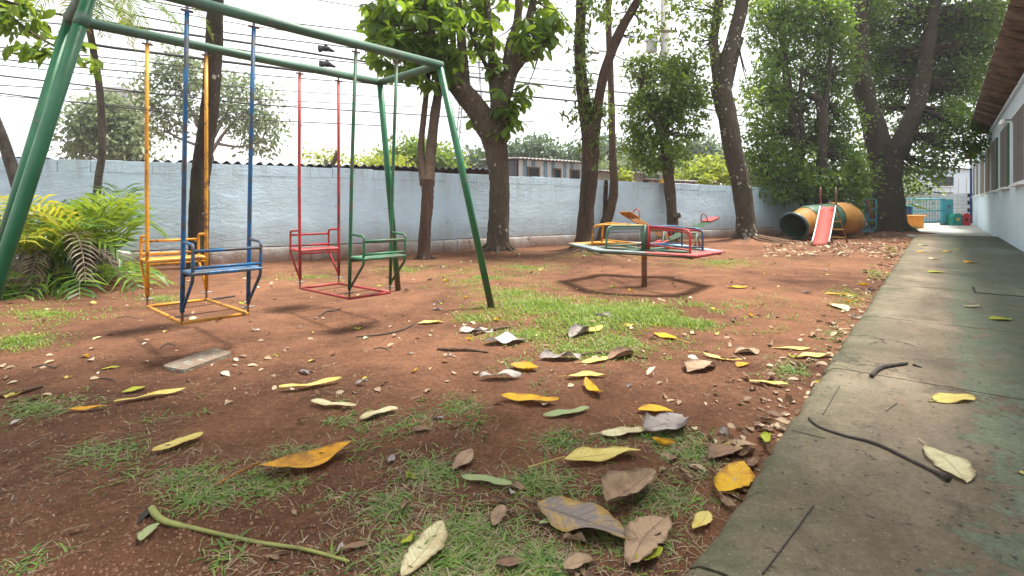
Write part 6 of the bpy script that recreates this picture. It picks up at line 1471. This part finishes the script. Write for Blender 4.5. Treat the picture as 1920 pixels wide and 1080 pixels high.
ZN = [(60, 765, 150, 26, 2.2), (250, 770, 110, 22, 1.6), (420, 755, 90, 22, 1.6), (620, 790, 110, 26, 1.6), (160, 850, 150, 26, 1.6), (330, 900, 110, 28, 1.3), (520, 905, 130, 32, 1.6), (380, 935, 70, 20, .8), (800, 880, 150, 40, 2.2), (720, 945, 90, 30, 1.8), (880, 1000, 120, 45, 3.2), (820, 1050, 170, 40, 3.4), (1010, 1050, 90, 40, 2.0), (1000, 900, 120, 30, 1.8), (1050, 830, 110, 24, 1.4), (1250, 820, 110, 28, 1.6), (1310, 860, 70, 40, 1.2), (880, 760, 90, 24, 1.2), (800, 800, 130, 30, 1.4), (1010, 750, 110, 30, 1.0), (1240, 930, 90, 40, 1.4), (980, 690, 70, 18, .7), (680, 760, 100, 16, .7), (1180, 1000, 120, 50, .9), (40, 1060, 90, 30, .25), (430, 1040, 60, 20, .2), (1480, 690, 60, 22, .9), (1560, 625, 40, 26, .8), (560, 850, 120, 20, .8)]
X, Y = ell(g1, ZN, 1500, 1, 9, .028, .34); grass_at(X, Y, .02, .07, .0075, 2.1, g1, 'grass', 'grass', 'short broad bladed green grass tufts in the foreground')
X, Y = ell(g1, ZN, 1300, 1, 7, .05, .32); grass_at(X, Y, .03, .10, .0022, 2.4, g1, 'grass_dry', 'dry_grass', 'dry straw coloured grass strands in the foreground')
g2 = np.random.default_rng(62); Z2 = [(1150, 586, 200, 22, 3.4), (1290, 602, 85, 12, 1.1), (1020, 572, 90, 14, 1.0), (1150, 590, 250, 34, 1.6), (1100, 610, 160, 22, .6)]
X, Y = ell(g2, Z2, 3600, 1, 7, .035, .27); grass_at(X, Y, .02, .08, .008, 1.0, g2, 'grass_yg', 'grass_patch', 'dense green grass patch in front of the merry-go-round')
g3 = np.random.default_rng(63); Z3 = [(900, 520, 130, 30, 3), (960, 550, 90, 28, 2), (1000, 630, 110, 24, 1.4), (880, 600, 70, 22, .8), (1350, 492, 130, 12, 2.2), (980, 500, 100, 12, 1.6), (600, 520, 110, 14, 1.2), (760, 505, 90, 14, 1.0), (90, 590, 120, 22, 1.2), (40, 640, 70, 18, 1.0), (300, 560, 80, 14, .5), (1180, 640, 120, 18, 1.2), (1100, 660, 120, 22, 1.2), (1480, 560, 60, 18, .4), (1590, 560, 40, 22, .7), (1640, 510, 20, 20, .5), (1670, 470, 18, 14, .5), (1100, 480, 160, 8, 1.0), (1720, 427, 20, 6, .4)]
X, Y = ell(g3, Z3, 5200, 1, 7, .05, .33); grass_at(X, Y, .02, .05, .008, 1.1, g3, 'grass_yg', 'thin_grass', 'thin worn grass on the dirt around the play equipment')
X, Y = ell(g3, Z3, 1300, 1, 6, .06); grass_at(X, Y, .02, .06, .004, 1.8, g3, 'grass_dry', 'dead_grass', 'dead straw grass on the dirt around the play equipment')
g4 = np.random.default_rng(64); c = D(1718, 428, 19.0)
X = c.x+g4.normal(size=900)*.28; Y = c.y+g4.normal(size=900)*.5; off_ = (np.stack([X-PE.x, Y-PE.y], 1)@np.array([PN.x, PN.y])); X, Y = X[off_ < -.05], Y[off_ < -.05]; grass_at(X, Y, .12, .34, .022, .7, g4, 'grass', 'weeds', 'bright green weeds at the foot of the big trunk')

# fibres, rootlets and crumbs of bark on the dirt
M['fibre'] = m_leaf('root_fibres', [(.05, .03, .022), (.09, .055, .038), (.20, .14, .095), (.34, .27, .18), (.045, .03, .025), (.13, .075, .05)], 0.0, .9, (.1, .05, .03))
g5 = np.random.default_rng(65); n = 9000; uv = np.stack([g5.uniform(-20, 1480, n), 520+580*g5.random(n)**.8], 1); Y = F/(uv[:, 1]-V0); X = (uv[:, 0]-U0)/F*Y
k = ((np.stack([X-PE.x, Y-PE.y], 1)@np.array([PN.x, PN.y])) < -.01)&(fbm(X*2.2, Y*2.2, 3, 55) > .36+.16*g5.random(n)); X, Y = X[k], Y[k]; n = len(X); a = g5.uniform(0, 6.283, n)
pos = np.stack([X, Y, gh(X, Y)+.003], 1); fwd = np.stack([np.cos(a), np.sin(a), g5.normal(size=n)*.12], 1); up = g5.normal(size=(n, 3))*.3; up[:, 2] += 1; L = .012+.06*g5.random(n)**2.5
o = scatter('root_fibres', BLADE[0], BLADE[1], pos, fwd, up, np.stack([g5.uniform(.0012, .005, n), L, L*.6], 1), M['fibre'], None, (0, 0, 0)); props(o, 'fine root fibres and bark crumbs strewn on the dirt', 'debris', kind='stuff')

# ---- sticks, stalks
def stick(name, pts, r, mat, label, z=0.0, cat='stick'):
    P = []
    for (u, v) in pts:
        p = G(u, v, z); p.z = (.1 if z > 0 else gz(p.x, p.y)); P.append(p)
    rr2 = r if isinstance(r, list) else [r]*len(P)
    P = [(p+Vector((0, 0, q_*1.0+.001)), q_) for p, q_ in zip(P, rr2)]
    o, r2 = smooth_path(P, 6); ob = MB().tube(o, r2, 8, True, .12, 5).build(name, M[mat], None, True, P[0][0]); props(ob, label, cat); return ob
stick('leaf_stalk', [(284, 966), (292, 974), (312, 984), (380, 998), (480, 1015), (570, 1030), (655, 1052)], [.0125, .0115, .009, .0065, .0058, .0055, .0045], 'petiole', 'long green leaf stalk with a dark knobbed end in the lower left', cat='stalk')
o = bpy.data.objects['leaf_stalk']; P0 = GG(284, 966); MB().add([P0+Vector((.012, 0, .018)), P0+Vector((-.002, -.012, .0)), GG(256, 992, .004), GG(262, 978, .014), P0+Vector((-.012, .01, .022))], [(0, 1, 2), (0, 2, 3), (0, 3, 4), (1, 4, 3, 2)]).build('torn_end', M['dark'], o)
stick('stick', [(1517, 787), (1535, 802), (1580, 818), (1640, 834), (1700, 862), (1750, 887), (1778, 904)], [.006, .0045, .0045, .006, .005, .006, .013], 'twig', 'long dark stick lying on the path', .1)
stick('stick', [(1634, 709), (1645, 697), (1662, 690), (1701, 684)], [.011, .011, .010, .008], 'twig', 'short thick curved stick on the path', .1)
stick('twig', [(1712, 686), (1728, 690)], [.007, .003], 'twig', 'tiny twig beside the thick curved stick on the path', .1)
stick('twig', [(1543, 779), (1574, 725)], .0016, 'twig', 'thin straight twig on the path above the long stick', .1)
stick('twig', [(1661, 772), (1682, 757)], .0015, 'twig', 'thin short twig on the path right of the long stick end', .1)
stick('twig', [(1430, 1078), (1470, 1025), (1525, 950)], .0022, 'twig', 'long thin straight twig on the path in the foreground', .1)
stick('twig', [(1485, 808), (1547, 823)], .0014, 'twig', 'thin twig on the path edge below the long stick', .1)
stick('twig', [(668, 632), (720, 628), (755, 620), (778, 608)], [.005, .006, .006, .004], 'twig', 'dark bent twig left of the swing frame foot')
stick('twig', [(640, 578), (625, 583), (612, 584), (590, 598)], [.006, .006, .007, .004], 'twig', 'short dark twig below the green seat')
stick('root_piece', [(820, 656), (850, 658), (880, 660), (915, 664)], [.008, .013, .012, .005], 'root', 'thick surface root left of the bleached leaves', cat='root')
stick('root_piece', [(890, 632), (925, 624), (960, 616)], [.012, .013, .007], 'root', 'short surface root among the bleached white leaves', cat='root')
stick('root_piece', [(1090, 668), (1130, 664), (1180, 668), (1215, 672)], [.008, .012, .010, .005], 'root', 'surface root beside the crumpled grey leaf', cat='root')
stick('root_piece', [(0, 744), (40, 738), (80, 728)], [.012, .014, .008], 'root', 'surface root at the left edge', cat='root')
stick('twig', [(395, 563), (420, 560), (441, 557)], [.007, .010, .008], 'twig', 'charred stick on the dirt behind the blue and yellow swing')
stick('twig', [(1360, 624), (1376, 636)], .003, 'twig', 'pale straight twig on bare dirt near the path')
for i, (u, v) in enumerate(((185, 712), (60, 690), (300, 655), (220, 600), (700, 655), (560, 700))):
    a = random.uniform(-.5, .5); L = random.uniform(25, 45); stick('twig', [(u, v), (u+L*.5, v-4-8*a), (u+L, v-10*a)], [.003, .004, .002], 'twig', ['thin twig left of the loose board', 'thin twig on the dirt at far left', 'thin twig behind the loose board', 'thin twig under the yellow seat', 'thin twig on the bare dirt in the middle', 'thin twig below the bare dirt in the middle'][i])
SC.render.resolution_x = 1024; SC.render.resolution_y = 576
